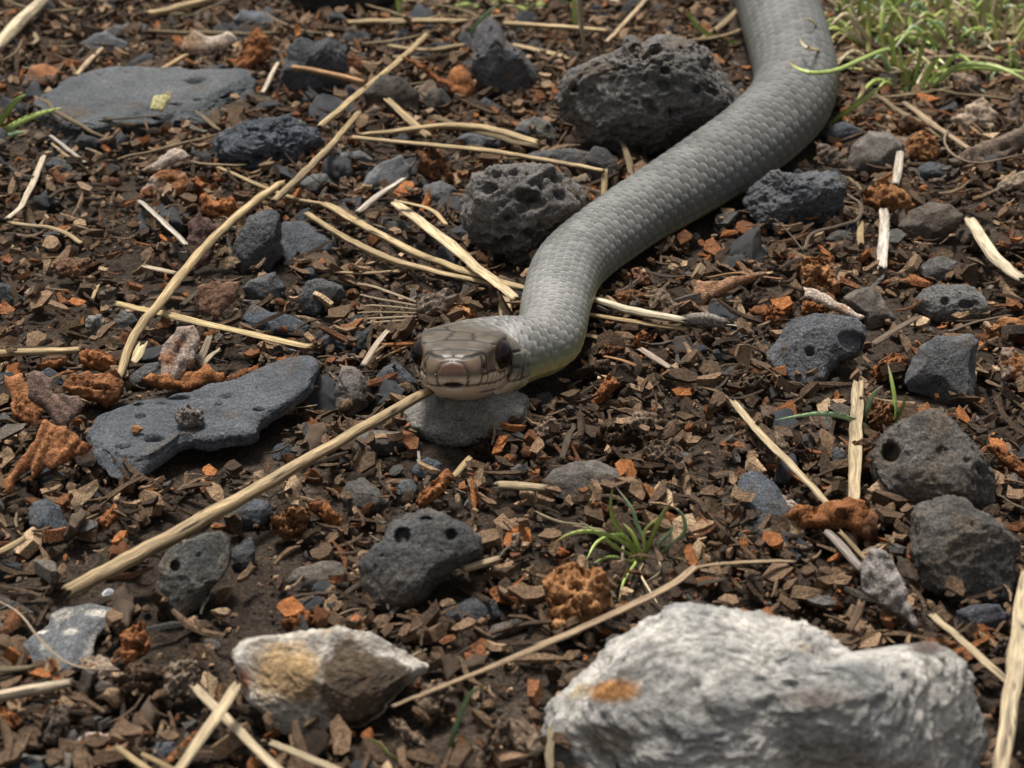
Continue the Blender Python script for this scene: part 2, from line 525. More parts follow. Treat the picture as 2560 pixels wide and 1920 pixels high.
STRAWC = ((.30, .215, .105), (.50, .375, .205))
def tube_mesh(name, P, wid, flat, colpair, seed, spots=0, na=16, taper=(.9, .85), mat=None, knots=()):
    n = len(P)
    rg = np.random.default_rng(seed)
    T_ = np.gradient(P, axis=0)
    T_ /= np.linalg.norm(T_, axis=1)[:, None]
    S = np.cross(T_, ZUP)
    nrm = np.linalg.norm(S, axis=1)[:, None]
    S = np.where(nrm > .15, S / np.maximum(nrm, 1e-9), RT)
    N = np.cross(S, T_)
    roll = rg.uniform(-.5, .5) * (1 - flat)
    S, N = S * math.cos(roll) + N * math.sin(roll), N * math.cos(roll) - S * math.sin(roll)
    s = np.concatenate([[0], np.cumsum(np.linalg.norm(np.diff(P, axis=0), axis=1))])
    u = s / s[-1]
    a = np.arange(na) / na * 2 * math.pi
    tp = np.interp(u, [0, .06, .5, .94, 1], [taper[0] * .9, taper[0], 1, taper[1], taper[1] * .9])
    rr = wid / 2 * tp * (1 + .10 * vnoise(np.stack([s * 190 + seed, 0 * s, 0 * s + .3], 1)))
    ca, sa = np.cos(a), np.sin(a)
    if flat < .5:
        grv = np.where(sa > 0, 1 - .55 * np.exp(-(ca / .3) ** 2), 1)      # a split stem is channelled
    else:
        grv = np.ones(na)
    rib = 1 + rg.uniform(-.13, .13, na)
    jit = rib[None] * (1 + .05 * vnoise(np.stack([np.repeat(s * 60, na), np.tile(ca * 2, n), np.tile(sa * 2, n)], 1) + seed).reshape(n, na))
    V = P[:, None] + S[:, None] * (ca[None, :, None] * (rr[:, None] * jit)[..., None]) + N[:, None] * ((sa * grv)[None, :, None] * (rr[:, None] * jit * flat)[..., None])
    V = V.reshape(-1, 3)
    # torn ends
    V[:na] += T_[0] * (rg.uniform(-.35, .35, na) * wid)[:, None]
    V[-na:] += T_[-1] * (rg.uniform(-.35, .35, na) * wid)[:, None]
    i = np.arange(n - 1)[:, None] * na + np.arange(na)[None]
    j = np.arange(n - 1)[:, None] * na + (np.arange(na)[None] + 1) % na
    quads = np.stack([i, j, j + na, i + na], -1).reshape(-1, 4)
    # hollow ends
    c0, c1 = len(V), len(V) + 1
    V = np.concatenate([V, [P[0] + T_[0] * wid * .5], [P[-1] - T_[-1] * wid * .5]])
    k = np.arange(na)
    caps = np.concatenate([np.stack([(k + 1) % na, k, np.full(na, c0)], 1), np.stack([k + (n - 1) * na, (k + 1) % na + (n - 1) * na, np.full(na, c1)], 1)])
    su, au = np.repeat(s, na), np.tile(a, n)
    Q = np.stack([su * 45, np.cos(au) * 1.2, np.sin(au) * 1.2], 1) + seed
    c = lerp(np.array(colpair[0]), np.array(colpair[1]), np.clip(.5 + .8 * fbm(Q, 3), 0, 1))
    grey = sstep(.15, .55, fbm(Q * .5 + 40, 3))
    c = lerp(c, np.array([.19, .145, .10]), grey * .7)
    if spots:
        sp = fbm(np.stack([su * 210, np.cos(au) * 1.4, np.sin(au) * 1.4], 1) + seed + 9, 2)
        c = lerp(c, np.array([.035, .028, .022]), sstep(.42 - .12 * spots, .52 - .1 * spots, sp))
    c = np.concatenate([c, [[.08, .06, .04]], [[.08, .06, .04]]])
    uv = np.concatenate([np.stack([au / (2 * math.pi), su * 120], 1), [[0, 0], [0, 1]]])
    return mesh(name, V, [quads, caps], col=c, uv=uv, mat=mat or M_STRAW)

def straw(name, label, pts, wpx, flat=.8, z=.0028, z1=None, col=STRAWC, spots=0, cat='straw', group=None, taper=(.9, .85), sharp=False, zs=None, mat=None):
    """pts in photo pixels; each point lies at its own height above the soil"""
    n = len(pts)
    z1 = z if z1 is None else z1
    zz = zs if zs is not None else [z + (z1 - z) * k / (n - 1) for k in range(n)]
    P = np.array([onz(p[0], p[1], h) for p, h in zip(pts, zz)])
    wid = wpx * np.mean([depth(p) for p in P]) / F
    zf = (wid * flat / 2)
    P = P + 0
    ln = np.linalg.norm(np.diff(P, axis=0), axis=1).sum()
    m = int(np.clip(ln / (wid * .55), 8, 90))
    if sharp:
        t = np.concatenate([[0], np.cumsum(np.linalg.norm(np.diff(P, axis=0), axis=1))])
        tt = np.linspace(0, t[-1], m)
        C = np.stack([np.interp(tt, t, P[:, k]) for k in range(3)], 1)
    else:
        C = crspline(P, m)
    C = C + (.09 * wid) * np.stack([fbm(np.stack([np.arange(m) * .3, 0 * np.arange(m) + k * 5, 0 * np.arange(m) + P[0, 0] * 900], 1), 2) for k in range(3)], 1)
    seed = int(abs(pts[0][0] * 3 + pts[0][1]))
    base = np.array([C[:, 0].mean(), C[:, 1].mean(), C[:, 2].min() - zf])
    me = tube_mesh(name, C - base, wid, flat, col, seed, spots, taper=taper, mat=mat)
    o = link(name, me, loc=base)
    return tag(o, label, cat, group)
#@@SETTING
# ------------------------------------------------------------------ the ground: one sheet, fine near the camera, out to the horizon
def axis_lines():
    y = [.07]
    while y[-1] < .8:
        y.append(y[-1] + .0007 + .0042 * max(y[-1] - .02, .08))
    st = y[-1] - y[-2]
    while y[-1] < 60:
        st *= 1.22
        y.append(y[-1] + st)
    b, st = .07, .003
    lo = []
    while b > -60:
        b -= st
        lo.append(b)
        st *= 1.22
    x = [0.0]
    while x[-1] < .19:
        x.append(x[-1] + .0016)
    st = .0016
    while x[-1] < 60:
        st *= 1.09 if x[-1] < .4 else 1.25
        x.append(x[-1] + st)
    x = np.array(x)
    return np.concatenate([-x[:0:-1], x]), np.concatenate([lo[::-1], y])
gx_, gy_ = axis_lines()
GX, GY = np.meshgrid(gx_, gy_)
nr, nc = GX.shape
Pg = np.stack([GX.ravel(), GY.ravel(), np.zeros(GX.size)], 1)
near = np.exp(-np.maximum(np.hypot(Pg[:, 0], Pg[:, 1] - .3) - .45, 0) * 3)
Pg[:, 2] = gz(Pg[:, 0], Pg[:, 1]) * near
q3 = Pg * (1, 1, 0)
Pg[:, 2] += near * (.0011 * fbm(q3 * 190 + 5, 4, .6) + .0006 * np.abs(fbm(q3 * 520 + 15, 2))) - .0004
ii = (np.arange(nr - 1)[:, None] * nc + np.arange(nc - 1)[None]).ravel()
gq = np.stack([ii, ii + 1, ii + 1 + nc, ii + nc], 1)
gc = lerp((.030, .022, .016), (.066, .051, .039), np.clip(.45 + .9 * fbm(q3 * 60 + 2, 4), 0, 1))
gc = lerp(gc, (.028, .021, .016), sstep(.05, .4, fbm(q3 * 240 + 7, 3)) * .7)
ground = link('ground', mesh('ground', Pg, gq, col=gc, mat=M_SOIL))
ground['kind'] = 'structure'
ground['label'] = 'dark brown bare soil under the mulch'

# ------------------------------------------------------------------ the snake
def Zp(x, y, z):
    k = 2560 / 2212
    return onz(x * k, y * k, z)
HY, HP = math.radians(7), math.radians(18)
SN = onz(1130, 937, .0155)
HK = 1.14
back = np.array([math.sin(HY) * math.cos(HP), math.cos(HY) * math.cos(HP), -math.sin(HP)])
ctrl = [SN + back * t for t in (0, .004, .008, .012, .0155)]
crad = [0.0062] * 5
ctrl += [np.array([-.0038, .2598, .0092]), np.array([.0020, .2624, .0082]), np.array([.0064, .2682, .0076])]
crad += [.0060, .0057, .0057]
for (x, y, r_, zz) in ((1205, 640, .0061, .0076), (1238, 568, .0066, .0066), (1343, 486, .0070, .0068), (1436, 427, .0075, .0072), (1527, 371, .0082, .0078), (1632, 298, .0089, .0084),
                       (1702, 226, .0094, .0089), (1719, 165, .0098, .0092), (1704, 92, .0102, .0096), (1687, 30, .0106, .0099)):
    ctrl.append(Zp(x, y, zz))
    crad.append(r_)
for (x, y, r_) in ((.0785, .520, .0112), (.094, .556, .0114), (.128, .580, .0112), (.168, .582, .0108), (.205, .562, .0102), (.245, .548, .0094), (.288, .560, .0082), (.325, .590, .0066), (.345, .632, .0048), (.352, .675, .003), (.352, .712, .0012), (.350, .735, .0003)):
    ctrl.append(np.array([x, y, r_ * .9 + .0002]))
    crad.append(r_)
ctrl = np.array(ctrl)
fine = crspline(ctrl, 6000)
frad = crspline(np.array(crad)[:, None], 6000)[:, 0]
arc = np.concatenate([[0], np.cumsum(np.linalg.norm(np.diff(fine, axis=0), axis=1))])
ts = list(.0026 * (1 - np.cos(np.linspace(0.06, math.pi / 2, 16))))
while ts[-1] < arc[-1] - .0005:
    t = ts[-1]
    Dp = depth([np.interp(t, arc, fine[:, k]) for k in range(3)])
    st = .00016 if t < .026 else .00029 * (Dp / .3)
    if Dp > .53:
        st = min(.0022, .00045 + (Dp - .53) * .05)
    ts.append(t + st)
ts = np.array(ts)
C = np.stack([np.interp(ts, arc, fine[:, k]) for k in range(3)], 1)
for k in range(3):                                    # soften the corners left by linear interpolation
    C[2:-2, k] = np.convolve(C[:, k], np.ones(5) / 5, 'valid')
rad = np.interp(ts, arc, frad)
Tn = np.gradient(C, axis=0)
Tn[:40] = back
Tn /= np.linalg.norm(Tn, axis=1)[:, None]
SD = np.cross(ZUP, Tn) * -1                            # the snake's left: towards image right at the head
SD /= np.linalg.norm(SD, axis=1)[:, None]
ND = np.cross(SD, Tn)
ND *= np.sign(ND[:, 2:])
roll = np.radians(3.5) * np.exp(-ts / .03)
ang = np.concatenate([np.linspace(-130, 130, 152), np.linspace(130, 230, 26)[1:-1]]) / 180 * math.pi
na = len(ang)
n = len(ts)
mm_ = ts * 1000 / HK
HS = np.array([0, .3, .8, 1.6, 3, 5, 7.5, 10, 13, 16, 19, 22, 26, 31])
HW = np.array([0.0, 2.3, 3.25, 3.95, 4.6, 5.3, 5.9, 6.3, 7.2, 8.1, 8.5, 8.0, 6.9, 6.2])
HT = np.array([0.0, 1.5, 2.1, 2.6, 3.05, 3.5, 3.9, 4.1, 4.1, 4.0, 4.0, 4.2, 5.0, 5.7])
HB = np.array([0.0, 1.6, 2.5, 3.1, 3.7, 4.2, 4.8, 5.4, 6.0, 6.4, 6.5, 6.4, 6.2, 5.9])
def hp(tab):
    xs = np.linspace(0, 6, 1201)
    v = np.interp(xs, np.sqrt(HS), tab)
    v = np.convolve(np.pad(v, 20, mode='reflect', reflect_type='odd'), np.hanning(43)[1:-1] / np.hanning(43)[1:-1].sum(), 'valid')
    return np.interp(np.sqrt(np.minimum(mm_, 31)), xs[:len(v)], np.maximum(v, 0))
bl = sstep(20, 27, mm_)
wv = hp(HW) * (1 - bl) + rad * 1000 / HK * bl
tv = hp(HT) * (1 - bl) + rad * 1000 / HK * .97 * bl
bv = hp(HB) * (1 - bl) + rad * 1000 / HK * .93 * bl
nt = 2 + 2.7 * (1 - sstep(11, 22, mm_)) * sstep(0, 5, mm_)
A_ = np.broadcast_to(ang, (n, na))
ca, sa = np.cos(A_), np.sin(A_)
ex = np.where(ca > 0, (2 / nt)[:, None], 2 / 2.15)
Y = np.sign(sa) * np.abs(sa) ** ex * wv[:, None]
Zl = np.where(ca > 0, np.abs(ca) ** ex * tv[:, None], -np.abs(ca) ** ex * bv[:, None])
Tm = np.broadcast_to(mm_[:, None], (n, na)).copy()
hd = 1 - sstep(15, 23, Tm)                              # 1 on the head
# head shape: brow ridge over the eye, hollow in front of it, eye socket, cheek
ay = np.abs(Y)
def bump(t0, y0, z0, rt, ry, rz):
    return np.exp(-((Tm - t0) / rt) ** 2 - ((ay - y0) / ry) ** 2 - ((Zl - z0) / rz) ** 2)
out = .95 * bump(9.4, 6.0, 3.7, 3.2, 1.8, .9) - .55 * bump(5.2, 5.0, 1.2, 1.8, 1.6, 1.4) - .9 * bump(9.4, 6.2, 1.7, 2.2, 2.2, 2.0) + .35 * bump(16, 7.6, -1, 4, 3, 2.5)
Y = Y + np.sign(Y) * out
Zl = Zl + .5 * bump(9.4, 5.6, 4.2, 4.2, 1.6, 1.4)
Zl = Zl - .18 * np.exp(-(Y / 1.2) ** 2 - ((Tm - 5.5) / 3.5) ** 2) * (Zl > 1)
ay = np.abs(Y)

def segd(U, V, pts):
    d = np.full(U.shape, 9e9)
    for (x0, y0), (x1, y1) in zip(pts[:-1], pts[1:]):
        ex_, ey_ = x1 - x0, y1 - y0
        t = np.clip(((U - x0) * ex_ + (V - y0) * ey_) / (ex_ ** 2 + ey_ ** 2 + 1e-12), 0, 1)
        d = np.minimum(d, np.hypot(U - x0 - t * ex_, V - y0 - t * ey_))
    return d
hr = slice(0, int(np.searchsorted(mm_, 24)))
T0, Y0, Z0 = Tm[hr], ay[hr], Zl[hr]
topm = sstep(.35, .6, Z0 / np.maximum(tv[hr, None], .1)) * (T0 > .9)
sidm = sstep(.5, .7, Y0 / np.maximum(wv[hr, None], .1)) * (T0 > 1.0)
seam = np.zeros(T0.shape)
def groove(d, w_, mask, k=1.0):
    global seam
    seam = np.maximum(seam, k * np.exp(-(d / w_) ** 2) * mask)
for pl in (((1.3, 0), (7.1, 0)), ((14.4, 0), (20, 0)), ((3.7, 0), (3.3, 1.8), (3.5, 4.6)), ((7.1, 0), (7.6, 1.2), (7.0, 2.2), (6.5, 3.5), (6.6, 5.5)), ((7.0, 2.2), (10, 1.75), (13.2, 1.7), (14.4, 0)),
           ((13.2, 1.7), (13.5, 3.2), (12.8, 5.8)), ((13.5, 3.2), (15, 4.4), (19.5, 3.0), (20.5, 0)), ((1.35, 0), (1.2, 1.6), (1.9, 2.8), (3.5, 4.2))):
    groove(segd(T0, Y0, pl), .26, topm)
for pl in (((1.9, -1.9), (1.9, .6), (2.6, 2.2)), ((3.5, -2.0), (3.3, -.2), (3.6, 2.4)), ((4.9, -2.1), (5.0, -.3)), ((6.4, -2.2), (6.5, -.4)), ((8.0, -2.3), (8.1, -.9)), ((10.4, -2.2), (10.3, -1.0)), ((12.8, -2.1), (13.2, -.3)), ((15.6, -1.9), (15.8, .3)),
           ((1.9, -.4), (5.0, -.3), (6.6, -.5), (8.0, -1.0), (10.4, -1.1), (13.2, -.2), (18, .4)), ((6.5, -.4), (6.6, 3.4)), ((12.8, 2.2), (16, 2.4)), ((4.2, -3.3), (7, -3.6), (12, -4.0)), ((5.2, -2.1), (5.2, -3.4)), ((7.4, -2.3), (7.4, -3.7)), ((9.8, -2.3), (9.8, -3.9))):
    groove(segd(T0, Z0, pl), .17, sidm)
frm = (T0 < 2.6)
for pl in (((2.1, -1.75), (2.5, .1), (1.7, 1.5), (0, 1.95)),):
    groove(segd(Y0, Z0, pl), .16, frm)
mouthz = -1.75 - .5 * sstep(1, 8, T0) + 1.0 * sstep(13, 19.5, T0)
mth = np.exp(-((Z0 - mouthz) / .17) ** 2) * (T0 < 18.5)
notch = np.exp(-(Y0 / 1.45) ** 4 - ((Z0 + 1.62) / (.5 - .16 * Y0.clip(0, 1.6))) ** 4) * (T0 < 1.6)
nost = np.exp(-((T0 - 2.7) / .45) ** 2 - ((Z0 - .75) / .55) ** 2) * sidm
d_in = .26 * seam + .22 * mth + .55 * nost
Yh = Y[hr] - np.sign(Y[hr]) * d_in * .8
Zh = Zl[hr] - np.sign(Zl[hr]) * d_in * .5
Y[hr], Zl[hr] = Yh, Zh
Tshift = np.zeros_like(Tm)
Tshift[hr] = notch * 1.1 + (Z0 < mouthz) * .55 * np.exp(-T0 / 2.5)
# body scales: an imbricate lattice, each scale a raised leaf pointing to the tail
rows = math.radians(250) / 18
Arow = A_ / rows
B_ = np.concatenate([[0], np.cumsum(np.diff(ts) / (np.interp(ts[1:], [.025, .04, .09], [1.15, 1.5, 1.8]) * rows * np.maximum(.5 * (rad[1:] + rad[:-1]), .0008)))])
B_ = np.broadcast_to(B_[:, None], (n, na))
best = np.zeros((n, na))
tipf = np.zeros((n, na))
edge = np.zeros((n, na))
rnd = np.zeros((n, na))
jf = np.floor(Arow)
for dj in (-1, 0, 1, 2):
    j = jf + dj
    off = (np.abs(j) % 2) * .5
    k0 = np.floor(B_ - off)
    for dk in (-1, 0, 1, 2):
        bc = k0 + dk + off
        a_, b_ = np.abs(Arow - j) / .93, (B_ - bc) / .70
        m_ = a_ ** 1.9 + np.abs(b_) ** 1.9
        hgt = (.42 + .58 * (b_ + 1) / 2) * (1 - .35 * a_ ** 2) * (1 - m_ ** 4 * .35)
        hgt = np.where(m_ < 1, hgt, 0)
        up = hgt > best
        best = np.where(up, hgt, best)
        tipf = np.where(up, b_, tipf)
        edge = np.where(up, m_, edge)
        rnd = np.where(up, np.abs(np.sin(j * 12.9 + bc * 78.2) * 437.5) % 1, rnd)
dors = 1 - sstep(112, 122, np.degrees(np.abs(((A_ + math.pi) % (2 * math.pi)) - math.pi)))
body = sstep(0, 3.0, Tm - 19.5 + 6.0 * sstep(45, 75, np.degrees(np.abs(((A_ + math.pi) % (2 * math.pi)) - math.pi))))
sc = best * dors * body
small = sstep(30, 60, Tm)
amp = (.46 + .08 * small) * np.minimum(rad / .007, 1.3)[:, None]
dirY, dirZ = Y / np.maximum(np.hypot(Y, Zl), 1e-6), Zl / np.maximum(np.hypot(Y, Zl), 1e-6)
Y = Y + dirY * sc * amp
Zl = Zl + dirZ * sc * amp
vent = (1 - dors) * body
vg = np.exp(-(((B_ % 1) - .5) / .06) ** 2) * vent
Zl = Zl + vg * .12
mmv = .001 * HK
cr_, sr_ = np.cos(roll)[:, None], np.sin(roll)[:, None]
Yr, Zr = Y * cr_ - Zl * sr_, Y * sr_ + Zl * cr_
SV = C[:, None] + SD[:, None] * (Yr * mmv)[..., None] + ND[:, None] * (Zr * mmv)[..., None] + Tn[:, None] * (Tshift * mmv)[..., None]
# colours of the skin
Adeg = np.degrees(np.abs(((A_ + math.pi) % (2 * math.pi)) - math.pi))
Pn = SV.reshape(-1, 3)
nz1 = fbm(Pn * 220, 3).reshape(n, na)
cg = lerp((.094, .099, .096), (.138, .143, .138), np.clip(.5 + nz1 * 1.1 + (rnd - .5) * 1.1, 0, 1))
cg = lerp(cg, (.34, .29, .265), sstep(.3, .9, tipf) * sstep(.5, .92, edge) * .9)
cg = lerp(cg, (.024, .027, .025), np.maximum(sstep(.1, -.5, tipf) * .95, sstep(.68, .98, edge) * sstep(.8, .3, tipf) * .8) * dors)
cg = lerp(cg, (.10, .10, .095), (1 - sstep(.02, .3, best)) * .75)
cg = lerp(cg, (.085, .098, .088), sstep(55, 92, Adeg) * .65)
cg = lerp(cg, (.22, .235, .15), sstep(98, 116, Adeg) * .8)
cg = lerp(cg, (.46, .41, .17), sstep(112, 124, Adeg) * .9)
cg = lerp(cg, np.array([.2, .2, .11]), vg * .5)
nk = 1 - sstep(34, 70, Tm)
cg = cg * (1 + .45 * (1 - sstep(40, 95, Tm)))[..., None]  # stronger light on the forebody, put into the skin colour
cg = lerp(cg, (.20, .225, .15), sstep(58, 84, Adeg) * nk * .8)
cg = lerp(cg, (.46, .41, .17), sstep(84, 106, Adeg) * nk * .85)
# head colours
zz, yy, tt = Zl, np.abs(Y), Tm
nh = fbm(Pn * 500 + 4, 3).reshape(n, na)
ch = lerp((.058, .047, .034), (.112, .092, .067), np.clip(.5 + 1.5 * nh, 0, 1))
ch = lerp(ch, (.17, .125, .08), sstep(3.2, 1.0, zz) * .7)
snout = np.exp(-((zz - .9) / 1.3) ** 2 - (yy / 2.6) ** 2) * (1 - sstep(1.2, 2.6, tt))
ch = lerp(ch, (.10, .042, .025), snout * .85)
lip = sstep(.0, -.9, zz + .12 * np.maximum(tt - 12, 0))
ch = lerp(ch, (.66, .53, .38), lip * .95)
ch = lerp(ch, (.70, .58, .45), sstep(-2.0, -3.0, zz) * .95)
side = sstep(10, 15, tt) * sstep(3.6, 1.4, zz) * sstep(-2.6, -.6, zz)
ch = lerp(ch, (.14, .15, .125), side * .8)
ch = lerp(ch, (.50, .42, .16), sstep(11, 18, tt) * sstep(-2.6, -4.4, zz) * .9)
ch = lerp(ch, (.31, .33, .20), sstep(13, 18, tt) * sstep(-1.2, -2.4, zz) * sstep(-4.8, -3.4, zz) * .9)
spk = sstep(.1, .3, fbm(Pn * 1500 + 9, 2).reshape(n, na)) * sstep(9, 13, tt) * np.exp(-((zz + 1.4) / 1.3) ** 2)
ch = lerp(ch, (.06, .075, .075), spk * .8)
cm = lerp(cg, ch, 0 * tt)
cm = cg + (ch - cg) * hd[..., None]
sm = np.zeros((n, na))
sm[hr] = np.clip(seam * 1.0 + mth * .75, 0, 1)
cm = lerp(cm, np.array([.014, .010, .008]), np.clip(sm * 1.15, 0, 1) * hd)
nm = np.zeros((n, na))
nm[hr] = np.clip(notch * 1.6 + nost * 1.2, 0, 1)
cm = lerp(cm, np.array([.02, .010, .008]), sstep(.3, .8, nm))
ring = np.exp(-((np.hypot((tt - 9.4) / 1.02, (zz - 1.5)) - 2.6) / .35) ** 2) * (yy > 3.6) * (zz < 4)
cm = lerp(cm, np.array([.05, .038, .03]), ring * .25 * hd)
rim = np.exp(-((np.hypot((tt - 9.4) / 1.02, (zz - 1.5)) - 3.15) / .28) ** 2) * (yy > 3.4) * (zz < 3.2) * (tt < 9.8)
cm = lerp(cm, np.array([.42, .33, .22]), rim * .7 * hd)
neckblend = sstep(20, 26, Tm) * (1 - sstep(30, 48, Tm))
cm = lerp(cm, np.array([.24, .235, .215]), neckblend * .12 * (Adeg < 80))
vid = np.arange(n * na).reshape(n, na)
nx = np.roll(vid, -1, 1)
sq = np.stack([vid[:-1], vid[1:], nx[1:], nx[:-1]], -1).reshape(-1, 4)
Vs = SV.reshape(-1, 3)
tip0, tip1 = C[0] + back * -.00012, C[-1]
Vs = np.concatenate([Vs, [SV[0].mean(0)], [SV[-1].mean(0)]])
capf = np.concatenate([np.stack([vid[0], nx[0], np.full(na, n * na)], 1), np.stack([nx[-1], vid[-1], np.full(na, n * na + 1)], 1)])
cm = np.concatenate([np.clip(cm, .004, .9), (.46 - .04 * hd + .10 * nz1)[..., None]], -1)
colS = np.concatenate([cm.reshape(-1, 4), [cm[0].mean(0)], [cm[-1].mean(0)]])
hb = int(np.searchsorted(mm_, 15))
SBASE = np.array([C[hb, 0], C[hb, 1], 0])
snake = bpy.data.objects.new('snake', None)
COL.objects.link(snake)
snake.location = SBASE
snake.empty_display_size = .01
tag(snake, 'grey smooth-scaled snake with brown head resting its chin on a flat stone', 'snake')
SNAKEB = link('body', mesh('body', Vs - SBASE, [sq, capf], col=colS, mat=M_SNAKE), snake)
# eyes
EV, EF = ico(5)
for s_ in (1, -1):
    ir = int(np.searchsorted(mm_, 9.4))
    cpos = C[ir] + SD[ir] * (s_ * (4.5) * math.cos(roll[ir]) * mmv - (1.5 * math.sin(roll[ir]) * mmv)) + ND[ir] * (1.5 * mmv + s_ * 4.5 * math.sin(roll[ir]) * mmv)
    axis = SD[ir] * s_ * .95 - Tn[ir] * .28 + ND[ir] * .05
    axis /= np.linalg.norm(axis)
    e1_ = -Tn[ir] - axis * (-Tn[ir] @ axis)
    e1_ /= np.linalg.norm(e1_)
    e2_ = np.cross(axis, e1_)
    ev = (EV[:, :1] * e1_ * 2.7 + EV[:, 1:2] * e2_ * 2.5 + EV[:, 2:] * axis * 2.95) * mmv
    rr = np.hypot(EV[:, 0], EV[:, 1]) + (EV[:, 2] < 0) * 2
    ec = lerp((.004, .003, .003), (.018, .007, .004), sstep(.70, .76, rr))
    ec = lerp(ec, (.006, .004, .004), sstep(.82, .95, rr))
    ey = link('eye', mesh('eye', ev, EF, col=ec, mat=M_EYE), snake, loc=cpos - SBASE)
    ey['label'] = 'large glossy black-brown eye'
SNK = np.c_[C, rad][::12]
#@@OBJECTS
# ------------------------------------------------------------------ the rocks one can name
BLUE = (.066, .077, .092)
DARK = (.045, .048, .053)
GREY = (.085, .086, .088)
BRGR = (.105, .092, .08)
DIRT = (.105, .083, .062)
R = rock
R('basalt_rock', 'large dark pitted lava rock behind the snake body', px('Z', 1200, 180, 1215, 150, 1270, 125, 1340, 100, 1345, 78, 1370, 72, 1385, 90, 1425, 68, 1490, 85, 1540, 115, 1570, 160, 1605, 205, 1608, 235, 1560, 275, 1480, 318, 1400, 348, 1330, 335, 1270, 305, 1215, 262, 1195, 215),
  tint=(.115, .111, .107), tint2=(.2, .19, .178), dirt=.36, level=7, T=.8, amp=.08, npit=110, pr=(.03, .10), ridged=.3, facets=12, fine=1.0,
  pits=[(px('B', 1855, 310)[0], 17, 17), (px('B', 1970, 310)[0], 18, 15), (px('B', 2025, 435)[0], 12, 10), (px('B', 1490, 545)[0], 12, 9), (px('B', 2050, 690)[0], 14, 14), (px('C', 190, 545)[0], 12, 12), (px('C', 255, 390)[0], 10, 16), (px('C', 300, 560)[0], 10, 10)])
R('basalt_rock', 'grey honeycombed lava rock touching the curve of the snake neck', px('B', 800, 1150, 850, 1060, 1000, 1000, 1150, 980, 1350, 1000, 1450, 1080, 1560, 1150, 1580, 1230, 1480, 1350, 1330, 1480, 1220, 1650, 1100, 1650, 960, 1570, 850, 1500, 780, 1350, 770, 1230),
  tint=(.105, .10, .096), tint2=(.2, .188, .175), dirt=.36, level=7, T=.75, amp=.10, npit=80, pr=(.05, .17), fine=1.0, ridged=.4, pits=[(px('B', 1190, 1200)[0], 32, 18, .8), (px('B', 1070, 1330)[0], 12, 8), (px('B', 1200, 1420)[0], 20, 12)])
R('basalt_rock', 'upright pointed dark rock in front of the dry grass stems', px('B', 850, 250, 890, 150, 960, 90, 1030, 150, 1070, 250, 1160, 310, 1240, 400, 1260, 490, 1200, 590, 1120, 650, 1020, 640, 900, 560, 850, 430),
  tint=(.075, .077, .082), dirt=.3, level=6, npit=14, pr=(.05, .12), T=.8, facets=14)
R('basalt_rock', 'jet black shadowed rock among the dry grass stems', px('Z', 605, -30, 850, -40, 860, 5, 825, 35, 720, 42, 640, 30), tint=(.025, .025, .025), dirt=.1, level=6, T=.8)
R('basalt_rock', 'rough blue-grey knobbly rock beside the crossed straw stems', px('A', 1260, 930, 1290, 850, 1400, 780, 1560, 740, 1700, 720, 1790, 690, 1830, 740, 1950, 790, 1985, 870, 1900, 930, 1850, 1000, 1760, 1070, 1600, 1100, 1400, 1070, 1260, 1000),
  tint=BLUE, dirt=.2, level=6, tilt=.25, amp=.13, freq=3, npit=30, pr=(.06, .2), fine=1.0)
R('basalt_rock', 'dark angular rock beside an orange-brown stalk', px('A', 1700, 430, 1750, 360, 1740, 290, 1830, 220, 1930, 260, 2020, 210, 2130, 300, 2120, 420, 2080, 520, 2000, 600, 1870, 640, 1760, 620, 1700, 500), tint=(.055, .06, .067), dirt=.2, level=6, amp=.08, facets=16)
R('flat_rock', 'wide flat grey slab with a yellow leaf scrap on it', px('A', 170, 680, 300, 590, 500, 490, 700, 450, 1000, 455, 1280, 470, 1560, 460, 1590, 540, 1500, 620, 1420, 720, 1250, 770, 1050, 790, 900, 790, 700, 830, 560, 850, 420, 830, 250, 760),
  tint=(.085, .095, .107), tint2=(.14, .15, .16), dirt=.2, tilt=.9, zb=.0012, ridged=.25, T=.16, e=.5, level=6, amp=.05, npit=26, pr=(.03, .10), facets=4, fine=1.2, pits=[(px('A', 1205, 615)[0], 12, 8)])
R('flat_rock', 'long flat blue-grey slab with deep pits and grit on top', px('D', 515, 1160, 560, 1090, 660, 1010, 780, 950, 940, 925, 1040, 895, 1220, 885, 1330, 855, 1480, 825, 1600, 755, 1750, 695, 1880, 665, 1955, 710, 1945, 800, 1900, 870, 1780, 970, 1600, 1085, 1550, 1170, 1300, 1200, 1100, 1210, 1000, 1250, 930, 1345, 800, 1395, 640, 1365, 525, 1285),
  tint=(.078, .09, .106), tint2=(.125, .138, .154), dirt=.16, tilt=.95, zb=.0032, ridged=.3, jag=.09, T=.12, e=.45, level=7, amp=.05, facets=2, fine=.8, npit=22, pr=(.012, .04),
  pits=[(px('D', 940, 1165)[0], 26, 17), (px('D', 855, 1030)[0], 13, 9), (px('D', 1380, 910)[0], 14, 8), (px('D', 1330, 960)[0], 10, 6), (px('D', 1575, 985)[0], 16, 9), (px('D', 1085, 915)[0], 32, 12), (px('D', 845, 955)[0], 14, 7), (px('D', 985, 950)[0], 12, 6), (px('D', 615, 1275)[0], 14, 8), (px('D', 1285, 1170)[0], 9, 8), (px('D', 750, 1215)[0], 20, 8)])
